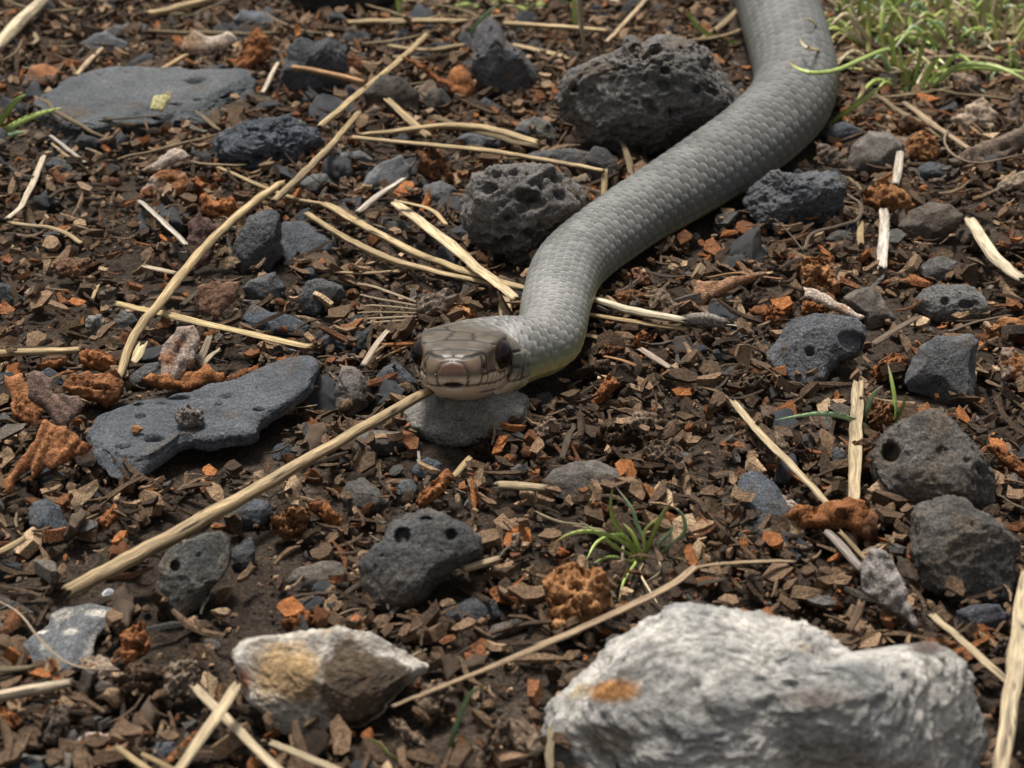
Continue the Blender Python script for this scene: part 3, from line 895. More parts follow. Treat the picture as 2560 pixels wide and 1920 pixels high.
R('flat_stone', 'pale grey-brown flat stone under the snake chin', px('E', 425, 1010, 520, 930, 640, 860, 850, 840, 1050, 850, 1200, 930, 1225, 1040, 1120, 1130, 930, 1200, 780, 1220, 640, 1185, 520, 1125, 450, 1075),
  tint=(.15, .145, .135), tint2=(.23, .22, .2), dirt=.2, dirtc=(.14, .115, .09), tilt=.6, zb=.0, T=.45, e=.7, amp=.08, facets=8, level=6, mat=M_SMOOTH, pits=[(px('E', 770, 1110)[0], 18, 8, .4), (px('E', 1045, 1020)[0], 7, 5, .6)])
R('basalt_rock', 'big dark rock with one deep round hole near the grass sprouts', px('F', 1240, 1320, 1290, 1200, 1330, 1120, 1430, 1060, 1530, 1000, 1640, 980, 1740, 1030, 1850, 1130, 1950, 1250, 2040, 1420, 2030, 1560, 1950, 1640, 1700, 1660, 1500, 1610, 1350, 1530, 1250, 1430),
  tint=(.075, .072, .068), tint2=(.14, .13, .115), dirt=.42, dirtc=(.13, .105, .08), level=7, T=.8, amp=.07, fine=1.0, npit=12, pr=(.05, .12), e=.85, facets=9, pits=[(px('F', 1388, 1250)[0], 23, 27, 1.4), (px('F', 1690, 1250)[0], 16, 16, .5)])
R('basalt_rock', 'dark rounded rock with a sloping top in front of the one with the hole', px('I', 1480, 330, 1495, 110, 1560, 30, 1700, -10, 1830, 10, 1960, 90, 2100, 180, 2185, 280, 2160, 420, 2135, 620, 2050, 670, 1850, 680, 1650, 650, 1530, 560),
  tint=(.06, .058, .055), tint2=(.125, .118, .105), dirt=.36, dirtc=(.12, .098, .075), level=7, T=.8, amp=.07, fine=1.0, facets=9, e=.85, npit=8, pr=(.04, .1))
R('basalt_rock', 'small grey lobe of rock tucked against the sloping-topped rock', px('I', 1395, 200, 1430, 140, 1490, 110, 1520, 220, 1500, 310, 1420, 310), tint=(.085, .078, .07), level=5, cat='stone')
R('basalt_rock', 'blue-grey wedge of rock with a single square pit', px('F', 610, 640, 680, 550, 760, 450, 870, 400, 1060, 380, 1200, 430, 1245, 510, 1220, 620, 1090, 690, 1010, 770, 980, 860, 820, 885, 740, 840, 680, 760, 640, 700),
  tint=(.085, .095, .112), tint2=(.15, .155, .165), dirt=.2, level=6, tilt=.3, T=.6, amp=.05, facets=9, fine=1.0, npit=10, pr=(.02, .05), pits=[(px('F', 888, 668)[0], 12, 12), (px('F', 1150, 590)[0], 40, 26, .4)])
R('basalt_rock', 'smooth dark grey rock with a pointed tip above the holed rock', px('F', 1450, 820, 1500, 700, 1560, 600, 1650, 540, 1800, 530, 1880, 515, 1930, 560, 1900, 680, 1900, 830, 1890, 980, 1780, 975, 1620, 910, 1500, 880), tint=(.07, .073, .08), tint2=(.125, .127, .13), dirt=.16, level=6, T=.6, amp=.045, facets=8)
R('basalt_rock', 'low grey rock with an overhanging pitted edge by rust bark strips', px('F', 1500, 330, 1560, 270, 1660, 220, 1780, 200, 1900, 230, 1960, 320, 1980, 380, 1930, 440, 1830, 470, 1720, 490, 1600, 440, 1520, 380), tint=(.095, .095, .095), tint2=(.17, .168, .162), dirt=.25, level=6, amp=.08, tilt=.2, pits=[(px('F', 1710, 350)[0], 11, 12), (px('F', 1840, 370)[0], 20, 10, .6)], npit=8, pr=(.05, .12))
R('stone', 'brown-grey sloping stone beside the pale bark sliver', px('F', 1090, 300, 1180, 250, 1270, 230, 1330, 300, 1380, 380, 1430, 440, 1300, 490, 1250, 520, 1215, 440, 1130, 380), tint=(.12, .105, .09), dirt=.3, level=5, mat=M_SMOOTH, cat='stone')
R('stone', 'small grey-brown stone beyond the overhanging pitted rock', px('F', 1530, 140, 1620, 65, 1700, 45, 1800, 90, 1830, 150, 1720, 215, 1580, 210), tint=(.085, .083, .08), dirt=.35, level=5, cat='stone')
R('basalt_rock', 'rough blue-grey rock below the snake outer curve', px('C', 480, 1210, 520, 1140, 640, 1040, 680, 1025, 800, 1060, 950, 1030, 1080, 1050, 1120, 1150, 1090, 1280, 1000, 1370, 850, 1410, 700, 1430, 560, 1395, 490, 1300), tint=(.072, .08, .094), tint2=(.13, .138, .15), dirt=.2, level=6, amp=.11, fine=1.2, npit=14, pr=(.05, .14))
R('stone', 'round brown-topped pebble with a dark lower half near the grass', px('C', 1110, 1000, 1150, 880, 1250, 800, 1370, 800, 1470, 880, 1460, 950, 1390, 1040, 1290, 1110, 1130, 1095), tint=(.11, .098, .085), tint2=(.2, .18, .155), dirt=.3, level=6, mat=M_SMOOTH, cat='pebble', patches=[(px('C', 1250, 1060)[0], 75, 42, (.055, .045, .038), .3)], amp=.03)
R('stone', 'blue-grey stone wedged between snake and round brown pebble', px('C', 940, 830, 1000, 770, 1100, 740, 1230, 800, 1150, 890, 1000, 920), tint=BLUE, level=5, cat='stone')
R('stone', 'smooth brown oval stone with a cracked end', px('C', 1420, 1380, 1500, 1290, 1620, 1230, 1740, 1240, 1830, 1310, 1790, 1400, 1730, 1475, 1600, 1495, 1480, 1450), tint=(.085, .068, .053), tint2=(.13, .105, .085), dirt=.3, level=6, mat=M_SMOOTH, amp=.03, cat='stone')
R('basalt_rock', 'dark grey rock with two eye-like pits below the snake', px('H', 150, 420, 200, 360, 310, 250, 360, 160, 460, 100, 570, 65, 680, 90, 800, 160, 900, 230, 940, 320, 880, 390, 760, 445, 680, 525, 560, 655, 450, 745, 330, 755, 230, 690, 180, 560),
  tint=(.06, .063, .068), tint2=(.125, .125, .122), dirt=.36, dirtc=(.13, .108, .085), level=7, T=.7, amp=.05, fine=1.0, facets=9, npit=12, pr=(.025, .06), pits=[(px('H', 430, 250)[0], 21, 25, 1.2), (px('H', 725, 240)[0], 14, 15, 1.2), (px('H', 575, 145)[0], 17, 8, .7)])
R('basalt_rock', 'greenish grey rock with a round hole under the long thick tan stem', px('G', 940, 590, 960, 420, 1040, 310, 1160, 250, 1340, 195, 1400, 270, 1410, 380, 1380, 480, 1290, 570, 1250, 660, 1150, 730, 1100, 790, 1040, 790, 980, 700), tint=(.06, .066, .066), tint2=(.12, .118, .105), dirt=.4, dirtc=(.13, .11, .082), level=6, amp=.05, npit=5, pr=(.04, .08), pits=[(px('G', 1070, 430)[0], 13, 15, 1.3), (px('G', 1070, 290)[0], 18, 14, .6), (px('G', 1290, 600)[0], 26, 34, .5)])
R('basalt_rock', 'dark blue stone half under the long thick tan stem', px('G', 1340, 190, 1420, 70, 1530, 10, 1640, 30, 1675, 110, 1610, 195, 1450, 245), tint=(.06, .068, .08), level=6, cat='stone')
R('stone', 'small dark stone between the holed greenish rock and the curved brown shell', px('G', 1410, 330, 1530, 240, 1560, 330, 1550, 440, 1480, 485, 1410, 430), tint=DARK, level=5, cat='stone')
R('stone', 'domed brown lens-shaped husk beside the two-pitted rock', px('G', 1740, 520, 1800, 450, 1950, 390, 2080, 410, 2140, 500, 2130, 570, 1960, 605, 1800, 595), tint=(.085, .07, .057), tint2=(.17, .145, .12), dirt=.3, level=6, T=.5, tilt=.3, mat=M_SMOOTH, amp=.03, cat='husk')
R('pale_rock', 'large white lichen-pale boulder with an orange stain', px('Z', 1153, 1530, 1165, 1500, 1215, 1460, 1300, 1390, 1400, 1320, 1440, 1300, 1480, 1293, 1530, 1305, 1640, 1318, 1720, 1335, 1790, 1360, 1830, 1390, 1866, 1428, 1900, 1410, 1960, 1378, 2020, 1385, 2080, 1400, 2110, 1440, 2130, 1500, 2145, 1580, 2140, 1640, 2130, 1720, 1900, 1790, 1500, 1790, 1250, 1760, 1180, 1690, 1155, 1600),
  tint=(.34, .345, .34), tint2=(.68, .65, .59), dirt=.30, dirtc=(.42, .355, .27), level=7, T=.55, amp=.04, freq=2.8, fine=1.5, ridged=.15, facets=20, fd=(.68, .93), mat=M_PALE, e=.8,
  patches=[(px('H', 1720, 1190)[0], 68, 24, (.40, .19, .06), .35), (px('H', 1480, 1180)[0], 46, 22, (.42, .33, .2), .5), (px('H', 1700, 1500)[0], 70, 36, (.22, .19, .15), .6), (px('I', 1600, 925)[0], 42, 17, (.12, .09, .08), .4), (px('I', 900, 1230)[0], 80, 24, (.27, .24, .21), .6), (px('I', 1000, 1560)[0], 100, 30, (.25, .23, .2), .6)])
R('pale_rock', 'white and amber quartz rock with brown broken face', px('Z', 493, 1428, 500, 1400, 530, 1375, 620, 1366, 730, 1352, 795, 1362, 850, 1395, 945, 1440, 905, 1465, 880, 1482, 850, 1515, 800, 1572, 720, 1592, 650, 1610, 600, 1582, 545, 1522, 510, 1482),
  tint=(.36, .33, .29), tint2=(.66, .62, .55), dirt=.3, dirtc=(.32, .22, .12), level=7, T=.6, amp=.035, ridged=.3, facets=16, fd=(.66, .9), mat=M_PALE, fine=1.4,
  patches=[(px('G', 1750, 1080)[0], 80, 70, (.44, .29, .14), .45), (px('G', 1820, 1190)[0], 50, 36, (.36, .24, .13), .4), (px('G', 2120, 1160)[0], 70, 115, (.11, .075, .045), .22), (px('H', 250, 1220)[0], 110, 90, (.085, .06, .038), .25), (px('G', 1480, 1120)[0], 18, 30, (.3, .12, .06), .5), (px('G', 1760, 1370)[0], 70, 50, (.33, .30, .26), .4)])
R('flat_rock', 'mottled blue-grey flat stone with white blotches half sunk in soil', px('G', 310, 730, 400, 690, 560, 670, 690, 690, 680, 780, 590, 850, 570, 960, 480, 1060, 330, 1130, 260, 1090, 160, 1000, 80, 940, 200, 850, 300, 790), tint=(.10, .11, .125), tint2=(.17, .18, .19), dirt=.25, dirtc=(.45, .42, .36), tilt=.9, zb=.001, ridged=.25, T=.14, e=.5, level=6, amp=.05, facets=3, patches=[(px('G', 600, 715)[0], 30, 14, (.6, .57, .5), .6), (px('G', 430, 830)[0], 20, 10, (.55, .52, .46), .6), (px('G', 255, 815)[0], 16, 8, (.6, .56, .5), .5)])
R('basalt_rock', 'angular blue-green stone standing in bare soil by a cut stem end', px('G', 165, 100, 200, 40, 290, 10, 370, 80, 415, 170, 390, 260, 300, 350, 250, 375, 225, 250, 175, 170), tint=(.07, .083, .097), level=6, tilt=.2, facets=14, cat='stone')
R('stone', 'rounded blue-grey stone below the torn rust bark fan', px('D', 225, 1420, 270, 1360, 340, 1345, 400, 1390, 390, 1470, 330, 1505, 250, 1490), tint=BLUE, level=5, cat='stone')
R('stone', 'flat oval blue-grey stone in front of the pitted slab', px('D', 445, 1520, 500, 1465, 600, 1450, 685, 1490, 660, 1570, 560, 1605, 470, 1580), tint=(.08, .088, .1), level=5, tilt=.3, mat=M_SMOOTH, cat='stone')
R('stone', 'faceted dark stone touching the brown bark plate', px('D', 1475, 240, 1530, 190, 1680, 145, 1750, 240, 1720, 310, 1630, 355, 1520, 335), tint=(.066, .07, .076), level=6, facets=16, cat='stone')
R('stone', 'dark stone second from the brown bark plate, beside the faceted one', px('D', 1815, 300, 1870, 200, 1960, 180, 2090, 230, 2115, 310, 2040, 380, 1920, 425, 1830, 400), tint=(.062, .065, .07), level=6, amp=.09, cat='stone')
R('stone', 'low blue-grey stone below two dark faceted stones', px('D', 1465, 440, 1540, 345, 1640, 390, 1790, 410, 1900, 470, 1850, 540, 1650, 540, 1500, 495), tint=BLUE, level=6, tilt=.5, T=.4, cat='stone')
R('stone', 'blue-grey stone at the cut end of the flat crossing strip', px('D', 1930, 580, 1990, 510, 2060, 500, 2140, 570, 2100, 640, 1990, 660), tint=BLUE, level=5, cat='stone')
R('stone', 'dark rounded stone beside a pale pinkish grain', px('D', -60, 300, 0, 205, 60, 225, 150, 320, 120, 395, 0, 415), tint=DARK, level=5, cat='stone')
R('stone', 'dull grey stone under the rim of a curled pale bark shell', px('D', 750, 800, 850, 710, 990, 690, 1000, 820, 900, 880, 790, 870), tint=(.075, .076, .075), dirt=.3, level=5, cat='stone')
R('stone', 'grey speckled stone behind the bent stem by the flat strip', px('D', 690, 450, 740, 380, 850, 370, 870, 450, 830, 510, 720, 515), tint=(.095, .095, .095), level=5, cat='stone')
R('stone', 'mottled light and dark stone on bare soil', px('D', 480, 490, 540, 410, 620, 400, 660, 470, 620, 530, 520, 545), tint=(.09, .09, .085), tint2=(.3, .29, .27), level=5, cat='stone')
R('stone', 'blue-grey stone tucked behind torn rust bark', px('D', 240, 760, 300, 725, 370, 770, 400, 850, 330, 880, 260, 850), tint=BLUE, level=5, cat='stone')
R('stone', 'grey-green stone below the torn purple-brown bark', px('D', -40, 1080, 20, 1000, 80, 1030, 100, 1120, 60, 1190, -30, 1195), tint=(.085, .09, .085), level=5, cat='stone')
R('stone', 'ridged grey-brown stone beside the snake chin', px('E', 10, 880, 60, 710, 160, 735, 235, 830, 225, 965, 120, 1040, 30, 1015), tint=(.12, .105, .095), tint2=(.2, .18, .165), dirt=.3, level=6, amp=.09, mat=M_SMOOTH, cat='stone')
R('stone', 'blue-black stone close beside the snake chin and the long stem', px('E', 260, 810, 310, 730, 390, 690, 470, 760, 530, 820, 500, 885, 380, 905, 290, 865), tint=(.062, .068, .078), level=6, cat='stone')
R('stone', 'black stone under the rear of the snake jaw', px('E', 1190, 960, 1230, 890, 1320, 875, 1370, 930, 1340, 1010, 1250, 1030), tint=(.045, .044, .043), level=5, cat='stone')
R('stone', 'smooth brown-grey lens-shaped stone under the long stem', px('E', 90, 1220, 160, 1130, 300, 1100, 430, 1130, 490, 1200, 430, 1260, 270, 1285, 130, 1285), tint=(.095, .085, .075), tint2=(.15, .135, .12), level=6, tilt=.3, mat=M_SMOOTH, amp=.03, cat='stone')
R('stone', 'smooth domed grey-brown stone behind the grass tuft', px('E', 1285, 1430, 1350, 1350, 1480, 1300, 1620, 1288, 1740, 1350, 1765, 1430, 1700, 1560, 1550, 1600, 1400, 1550, 1315, 1490), tint=(.085, .075, .068), tint2=(.145, .13, .115), dirt=.3, level=6, amp=.03, mat=M_SMOOTH, cat='stone')
R('stone', 'blue-grey stone behind a rust bark stick', px('E', 475, 1360, 520, 1300, 590, 1275, 670, 1310, 680, 1380, 620, 1435, 520, 1445), tint=BLUE, level=5, cat='stone')
R('stone', 'pale blue-grey crumbly stone beside the rust bark stick', px('E', 365, 1500, 400, 1425, 480, 1405, 535, 1470, 520, 1560, 440, 1600, 385, 1570), tint=(.09, .1, .11), level=5, cat='stone')
R('stone', 'grey-brown angular stone above the orange crumbly bark pair', px('E', 50, 1510, 90, 1430, 190, 1395, 280, 1460, 350, 1570, 310, 1650, 180, 1680, 80, 1640), tint=(.075, .072, .068), level=6, cat='stone')
R('flat_rock', 'blue-grey flat stone beside the split straw and orange bark ridge', px('Z', 1588, 1060, 1600, 1022, 1640, 1018, 1680, 1050, 1708, 1100, 1714, 1160, 1692, 1187, 1650, 1177, 1610, 1130), tint=(.075, .085, .1), dirt=.25, level=6, tilt=.5, T=.35, cat='stone')
R('stone', 'small blue-grey stone behind the split straw', px('F', 925, 1300, 980, 1230, 1060, 1210, 1120, 1270, 1110, 1370, 1010, 1375), tint=(.075, .08, .088), level=5, cat='stone')
R('stone', 'glinting wet-looking blue-black stone near the spotted straw', px('I', 1780, 700, 1900, 655, 2050, 655, 2115, 740, 2050, 825, 1950, 905, 1850, 880, 1790, 800), tint=(.06, .064, .078), level=6, facets=14, cat='stone')
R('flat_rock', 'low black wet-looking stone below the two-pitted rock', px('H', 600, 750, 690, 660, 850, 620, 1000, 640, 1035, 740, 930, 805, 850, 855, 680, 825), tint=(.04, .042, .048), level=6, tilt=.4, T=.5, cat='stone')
R('stone', 'brown oblong pebble by the black wet-looking stone', px('H', 930, 860, 980, 790, 1080, 760, 1180, 705, 1205, 760, 1150, 830, 1040, 880, 950, 890), tint=(.1, .085, .072), level=5, mat=M_SMOOTH, cat='pebble')
R('stone', 'dark sharp-edged rock leaning behind the thick straw stem', px('A', 1430, 1470, 1520, 1310, 1640, 1268, 1712, 1300, 1722, 1430, 1705, 1570, 1640, 1680, 1480, 1680, 1410, 1570), tint=(.055, .058, .062), level=6, amp=.09, facets=14, cat='stone')
R('flat_rock', 'blue-grey sloping slab behind the straw bundle', px('A', 1715, 1350, 1850, 1360, 2060, 1460, 2040, 1550, 1940, 1600, 1880, 1650, 1750, 1650, 1690, 1560), tint=(.075, .083, .095), level=6, tilt=.5, T=.4, cat='stone')
R('stone', 'smooth pale-edged blue-grey pebble with a white splinter across it', px('B', 155, 1180, 200, 1080, 280, 1000, 420, 945, 480, 1020, 492, 1150, 400, 1205, 250, 1215), tint=(.08, .086, .097), tint2=(.14, .147, .155), level=6, mat=M_SMOOTH, cat='pebble', amp=.03)
R('stone', 'grey pebble between the smooth pebble and the honeycombed rock', px('B', 515, 1190, 560, 1130, 660, 1100, 750, 1140, 775, 1210, 720, 1270, 600, 1280), tint=(.085, .088, .09), level=5, mat=M_SMOOTH, cat='pebble')
R('stone', 'low grey pebble under the straw bundle by the honeycombed rock', px('B', 245, 1410, 320, 1350, 430, 1340, 505, 1400, 450, 1460, 320, 1470), tint=(.075, .08, .085), level=5, cat='pebble')
R('stone', 'pale grey pebble beside the thick slanting straw', px('B', 15, 990, 60, 930, 170, 915, 255, 970, 240, 1040, 120, 1065, 40, 1050), tint=(.1, .105, .11), level=5, mat=M_SMOOTH, cat='pebble')
R('stone', 'grey oval pebble below the pale grey pebble by slanting straw', px('A', 1825, 1120, 1900, 1060, 2020, 1055, 2095, 1110, 2060, 1175, 1940, 1200, 1850, 1180), tint=(.09, .095, .097), level=5, mat=M_SMOOTH, cat='pebble')
R('basalt_rock', 'dark brown earthy rock below the crossing dry stem', px('B', 195, 560, 300, 450, 430, 470, 530, 570, 545, 700, 410, 775, 270, 770, 205, 660), tint=(.055, .046, .038), level=6, cat='stone')
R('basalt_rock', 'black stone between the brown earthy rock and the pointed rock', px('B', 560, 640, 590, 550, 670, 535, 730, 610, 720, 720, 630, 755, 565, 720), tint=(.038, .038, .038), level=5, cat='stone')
R('stone', 'small dark blue stone at the foot of the pointed rock', px('B', 880, 640, 930, 590, 1020, 640, 1070, 720, 980, 735, 890, 710), tint=(.055, .06, .068), level=5, cat='stone')
R('stone', 'blue-grey stone under the two arching straws', px('B', 720, 880, 800, 815, 900, 800, 1010, 840, 1065, 900, 960, 940, 800, 935), tint=(.085, .092, .102), level=5, cat='stone')
R('stone', 'split grey stone with a pale rim before the large pitted rock', px('B', 1090, 860, 1130, 750, 1230, 705, 1330, 740, 1400, 860, 1330, 910, 1180, 915), tint=(.09, .092, .085), tint2=(.2, .195, .18), level=6, facets=14, cat='stone')
R('stone', 'grey ridge of stone behind the honeycombed rock', px('B', 1130, 960, 1250, 920, 1450, 900, 1580, 930, 1600, 1050, 1480, 1090, 1300, 1040), tint=(.075, .076, .076), level=6, amp=.09, cat='stone')
R('stone', 'small arched black stone beside the snake under the bent straw', px('B', 1540, 960, 1600, 890, 1680, 905, 1740, 1000, 1745, 1110, 1690, 1190, 1570, 1150), tint=(.05, .05, .05), level=5, cat='stone')
R('stone', 'blue-grey smooth stone near the jet black rock', px('A', 1415, 120, 1470, 60, 1600, 70, 1755, 145, 1700, 200, 1560, 210, 1450, 180), tint=(.09, .1, .115), level=5, cat='stone')
R('flat_rock', 'flat blue-grey stone behind the wide slab', px('A', 480, 280, 570, 205, 650, 195, 800, 275, 770, 335, 600, 345), tint=(.09, .098, .108), level=5, tilt=.5, T=.4, cat='stone')
R('flat_rock', 'thin pale grey stone near the pale pinkish bark plate', px('A', 650, 165, 780, 145, 900, 150, 955, 190, 850, 220, 690, 210), tint=(.11, .118, .128), level=5, tilt=.5, T=.4, cat='stone')
R('stone', 'dark stone in the litter behind the flat blue-grey stone', px('A', 580, 60, 640, 15, 715, 40, 700, 100, 620, 120), tint=(.06, .065, .07), level=5, cat='stone')
R('stone', 'brown nut-like lump with orange crust beside the wide slab', px('A', 130, 520, 190, 400, 290, 388, 365, 430, 412, 510, 380, 570, 280, 590, 170, 570), tint=(.12, .075, .055), tint2=(.19, .125, .095), dirt=.1, level=6, mat=M_SMOOTH, cat='nut', patches=[(px('A', 290, 425)[0], 52, 18, (.36, .15, .06), .4)])
R('stone', 'dull blue-grey stone among chips beside the curled bark', px('A', 270, 1010, 330, 955, 430, 985, 500, 1060, 440, 1115, 320, 1110), tint=(.08, .088, .095), level=5, cat='stone')
R('stone', 'smooth brown pebble at the tip of a white splinter', px('A', 920, 1530, 980, 1475, 1070, 1480, 1125, 1540, 1070, 1590, 970, 1590), tint=(.12, .095, .078), level=5, mat=M_SMOOTH, cat='pebble')
R('stone', 'small dark stone beside the white splinter', px('A', 815, 1420, 860, 1360, 925, 1390, 930, 1460, 860, 1490), tint=(.06, .067, .075), level=5, cat='stone')
R('stone', 'small blue-grey stone by the orange crumb near fibrous brown husk', ell('C', 1640, 1055, 95, 65), tint=(.075, .085, .1), level=5, cat='stone')
R('stone', 'dark pebble under the thin brown twig', ell('C', 1080, 1460, 95, 62), tint=(.06, .057, .053), level=5, cat='pebble')
R('stone', 'dark pebble at the foot of the short straw stub', ell('C', 1212, 1565, 62, 78), tint=(.07, .072, .075), level=5, cat='pebble')
R('stone', 'blue-grey pebble below the rough rock by the snake', ell('C', 565, 1545, 72, 55), tint=(.075, .083, .095), level=5, cat='pebble')
R('stone', 'blue-black pebble beside the grey crusted stem end', ell('F', 465, 548, 85, 50, 10), tint=(.06, .066, .076), level=5, cat='pebble')
R('stone', 'dark stone in soil beside the pitted slab and ridged stone', ell('D', 1735, 1250, 78, 68), tint=(.06, .066, .074), level=5, cat='stone')
R('stone', 'amber translucent pebble on bare soil', px('G', 58, 480, 110, 410, 160, 405, 220, 460, 180, 510, 110, 530, 70, 520), tint=(.22, .11, .05), tint2=(.36, .22, .12), dirt=0, level=5, mat=M_SMOOTH, cat='pebble')
R('stone', 'small white quartz pebble on bare soil', ell('G', 662, 602, 42, 38), tint=(.5, .52, .56), tint2=(.72, .73, .75), dirt=0, level=4, mat=M_PALE, cat='pebble')
R('stone', 'smooth dark pebble in the hollow beside the quartz rock', ell('G', 1290, 925, 60, 58), tint=(.07, .065, .062), level=5, mat=M_SMOOTH, cat='pebble')
R('stone', 'brown stone beside the mottled white-blotched stone', px('G', -50, 850, 0, 770, 70, 790, 105, 870, 70, 940, -30, 950), tint=(.085, .075, .065), level=5, mat=M_SMOOTH, cat='stone')
R('stone', 'pinkish brown pebble below the brown stone and blotched stone', ell('G', 20, 1120, 75, 52), tint=(.12, .09, .075), level=5, mat=M_SMOOTH, cat='pebble')
R('stone', 'pink and white chipped quartz pebble near crossed straws', px('G', 410, 1540, 520, 1440, 640, 1440, 740, 1405, 720, 1500, 580, 1580, 440, 1600), tint=(.34, .2, .14), tint2=(.55, .45, .38), dirt=.1, level=6, mat=M_PALE, cat='pebble', patches=[(px('G', 470, 1530)[0], 22, 22, (.6, .6, .6), .5)])
R('stone', 'blue-grey stone behind the rust bark strip by crossed straws', px('G', 880, 1560, 960, 1500, 1070, 1500, 1080, 1570, 1000, 1620, 910, 1620), tint=(.085, .097, .115), level=5, cat='stone')
R('stone', 'grey brown-tinged flat pebble half buried below the fibrous dark bark', px('G', 0, 1600, 150, 1570, 320, 1590, 400, 1650, 300, 1720, 60, 1720), tint=(.12, .11, .1), level=5, tilt=.4, mat=M_SMOOTH, cat='pebble')
R('stone', 'pale pinkish upright grain beside a dark rounded stone', px('D', 145, 270, 190, 235, 238, 250, 235, 320, 210, 380, 165, 350), tint=(.22, .16, .13), tint2=(.36, .28, .24), level=5, mat=M_SMOOTH, cat='pebble')

# ------------------------------------------------------------------ bark pieces and other flat litter one can name
K = flake
K('bark_piece', 'torn rust bark strip beside the purple-brown bark plate', px('D', 30, 780, 140, 780, 200, 880, 255, 990, 220, 1085, 150, 1060, 85, 1030, 60, 920), bark_col((.24, .095, .042), (.46, .215, .095)), T=.0025, tilt=.3, ridge=.5, rough=.08)
K('bark_piece', 'purple-brown notched bark plate leaning over the rust fan', px('D', 155, 765, 210, 738, 325, 800, 330, 880, 470, 905, 505, 975, 380, 1115, 310, 1045, 190, 925), PURP, rough=.14, T=.0016, tilt=.25, zb=.004)
K('bark_piece', 'blocky ridged rust bark piece behind the pitted slab', px('D', 380, 860, 450, 770, 700, 770, 755, 830, 725, 920, 650, 965, 500, 915), bark_col((.24, .095, .042), (.46, .215, .095)), T=.0045, tilt=.35, ridge=.5, rough=.08)
K('bark_piece', 'rust bark fan split into fingers', px('D', 270, 1060, 390, 1095, 470, 1150, 558, 1212, 500, 1255, 400, 1322, 275, 1342, 195, 1422, 180, 1330, 90, 1400, 82, 1480, 10, 1522, 20, 1430, 100, 1310, 200, 1180), bark_col((.24, .095, .042), (.46, .215, .095)), T=.002, tilt=.25, ridge=.5, rough=.08, rd=1.2, res=30)
K('bark_piece', 'rounded rust bark scrap at the end of a straw', px('D', 485, 650, 600, 618, 720, 690, 705, 770, 600, 745, 500, 705), RUST, T=.003, tilt=.35)
K('bark_piece', 'thin crumbly rust bark under the short straw end', px('D', 215, 705, 340, 675, 425, 680, 385, 725, 260, 735), RUST, T=.002, tilt=.4)
K('bark_piece', 'curved pale-rimmed bark shell with orange inner edge', px('D', 975, 640, 1070, 500, 1190, 475, 1220, 560, 1192, 680, 1100, 795, 1000, 835, 975, 770), bark_col((.28, .2, .16), (.46, .37, .31), (.38, .16, .06)), rough=.15, T=.0025, tilt=.3, zb=.002, curl=.15, cat='bark')
K('bark_piece', 'crumbly rust bark ridge along the back edge of the pitted slab', px('D', 850, 795, 960, 780, 1100, 800, 1250, 725, 1375, 780, 1375, 840, 1150, 870, 950, 860), RUST, T=.003, tilt=.35)
K('bark_piece', 'rust bark sliver with a twig at the slab back corner', px('D', 1380, 790, 1500, 740, 1590, 715, 1580, 760, 1450, 815, 1390, 830), RUST, T=.002, tilt=.4)
K('bark_piece', 'flat red-brown bark plate beside faceted dark stones', px('D', 1205, 245, 1300, 208, 1472, 208, 1442, 300, 1312, 445, 1218, 385), bark_col((.14, .075, .045), (.24, .15, .1), (.2, .1, .06)), rough=.12, T=.0022, tilt=.25, ridge=.15)
K('bark_piece', 'rust-rimmed brown bark chunk in the chip litter', px('D', 328, 100, 420, 58, 560, 70, 505, 175, 440, 192, 340, 152), bark_col((.12, .07, .045), (.22, .13, .085), (.34, .14, .05)), T=.003, tilt=.3)
K('bark_piece', 'dark purple bark plate under the thick slanting straw', px('A', 1145, 1345, 1220, 1308, 1325, 1390, 1295, 1565, 1200, 1650, 1138, 1545), bark_col((.075, .045, .038), (.14, .09, .075)), T=.0022, tilt=.25)
K('bark_piece', 'jagged rust bark crown above the dark purple plate', px('A', 1205, 1225, 1258, 1175, 1300, 1225, 1420, 1200, 1455, 1285, 1385, 1335, 1250, 1315), RUST, T=.0035, tilt=.25)
K('bark_piece', 'curled pale bark shell holding orange crumbs', px('A', 845, 1205, 900, 1100, 1000, 1040, 1100, 1035, 1145, 1080, 1205, 1170, 1100, 1215, 960, 1195), bark_col((.2, .085, .035), (.36, .17, .08), (.5, .4, .32)), T=.003, tilt=.3, curl=.25)
K('bark_piece', 'pale grey wood sliver above the curled bark shell', px('A', 858, 1042, 960, 970, 1080, 903, 1155, 958, 1050, 1002, 920, 1052), PALEF, rough=.14, T=.0014, tilt=.4, zb=.004)
K('bark_piece', 'pale pinkish bark plate standing behind the wide slab', px('A', 1112, 322, 1120, 230, 1180, 178, 1260, 222, 1400, 198, 1462, 240, 1380, 302, 1250, 332), PALEF, rough=.14, T=.002, tilt=.3, zb=.003)
K('bark_piece', 'crumbly orange bark lump beside the pale pinkish plate', px('A', 1478, 335, 1500, 230, 1560, 178, 1642, 230, 1655, 325, 1570, 392, 1500, 455, 1375, 382), RUST, T=.004, tilt=.3)
K('bark_piece', 'small rust curl beside the curled pale shell', px('A', 1155, 1105, 1240, 1070, 1345, 1058, 1395, 1115, 1320, 1108, 1220, 1112), RUST, T=.002, tilt=.4)
K('bark_piece', 'dark red bark flake beside the dark angular rock', px('B', 60, 340, 140, 328, 235, 442, 190, 450, 100, 412), bark_col((.12, .045, .025), (.2, .09, .05)), T=.002, tilt=.3)
K('bark_piece', 'long twisted rust bark curl beside the pointed rock', px('B', 425, 345, 560, 408, 700, 485, 740, 415, 800, 405, 855, 450, 875, 575, 780, 610, 690, 525, 560, 445), RUST, T=.0028, tilt=.25, zb=.003)
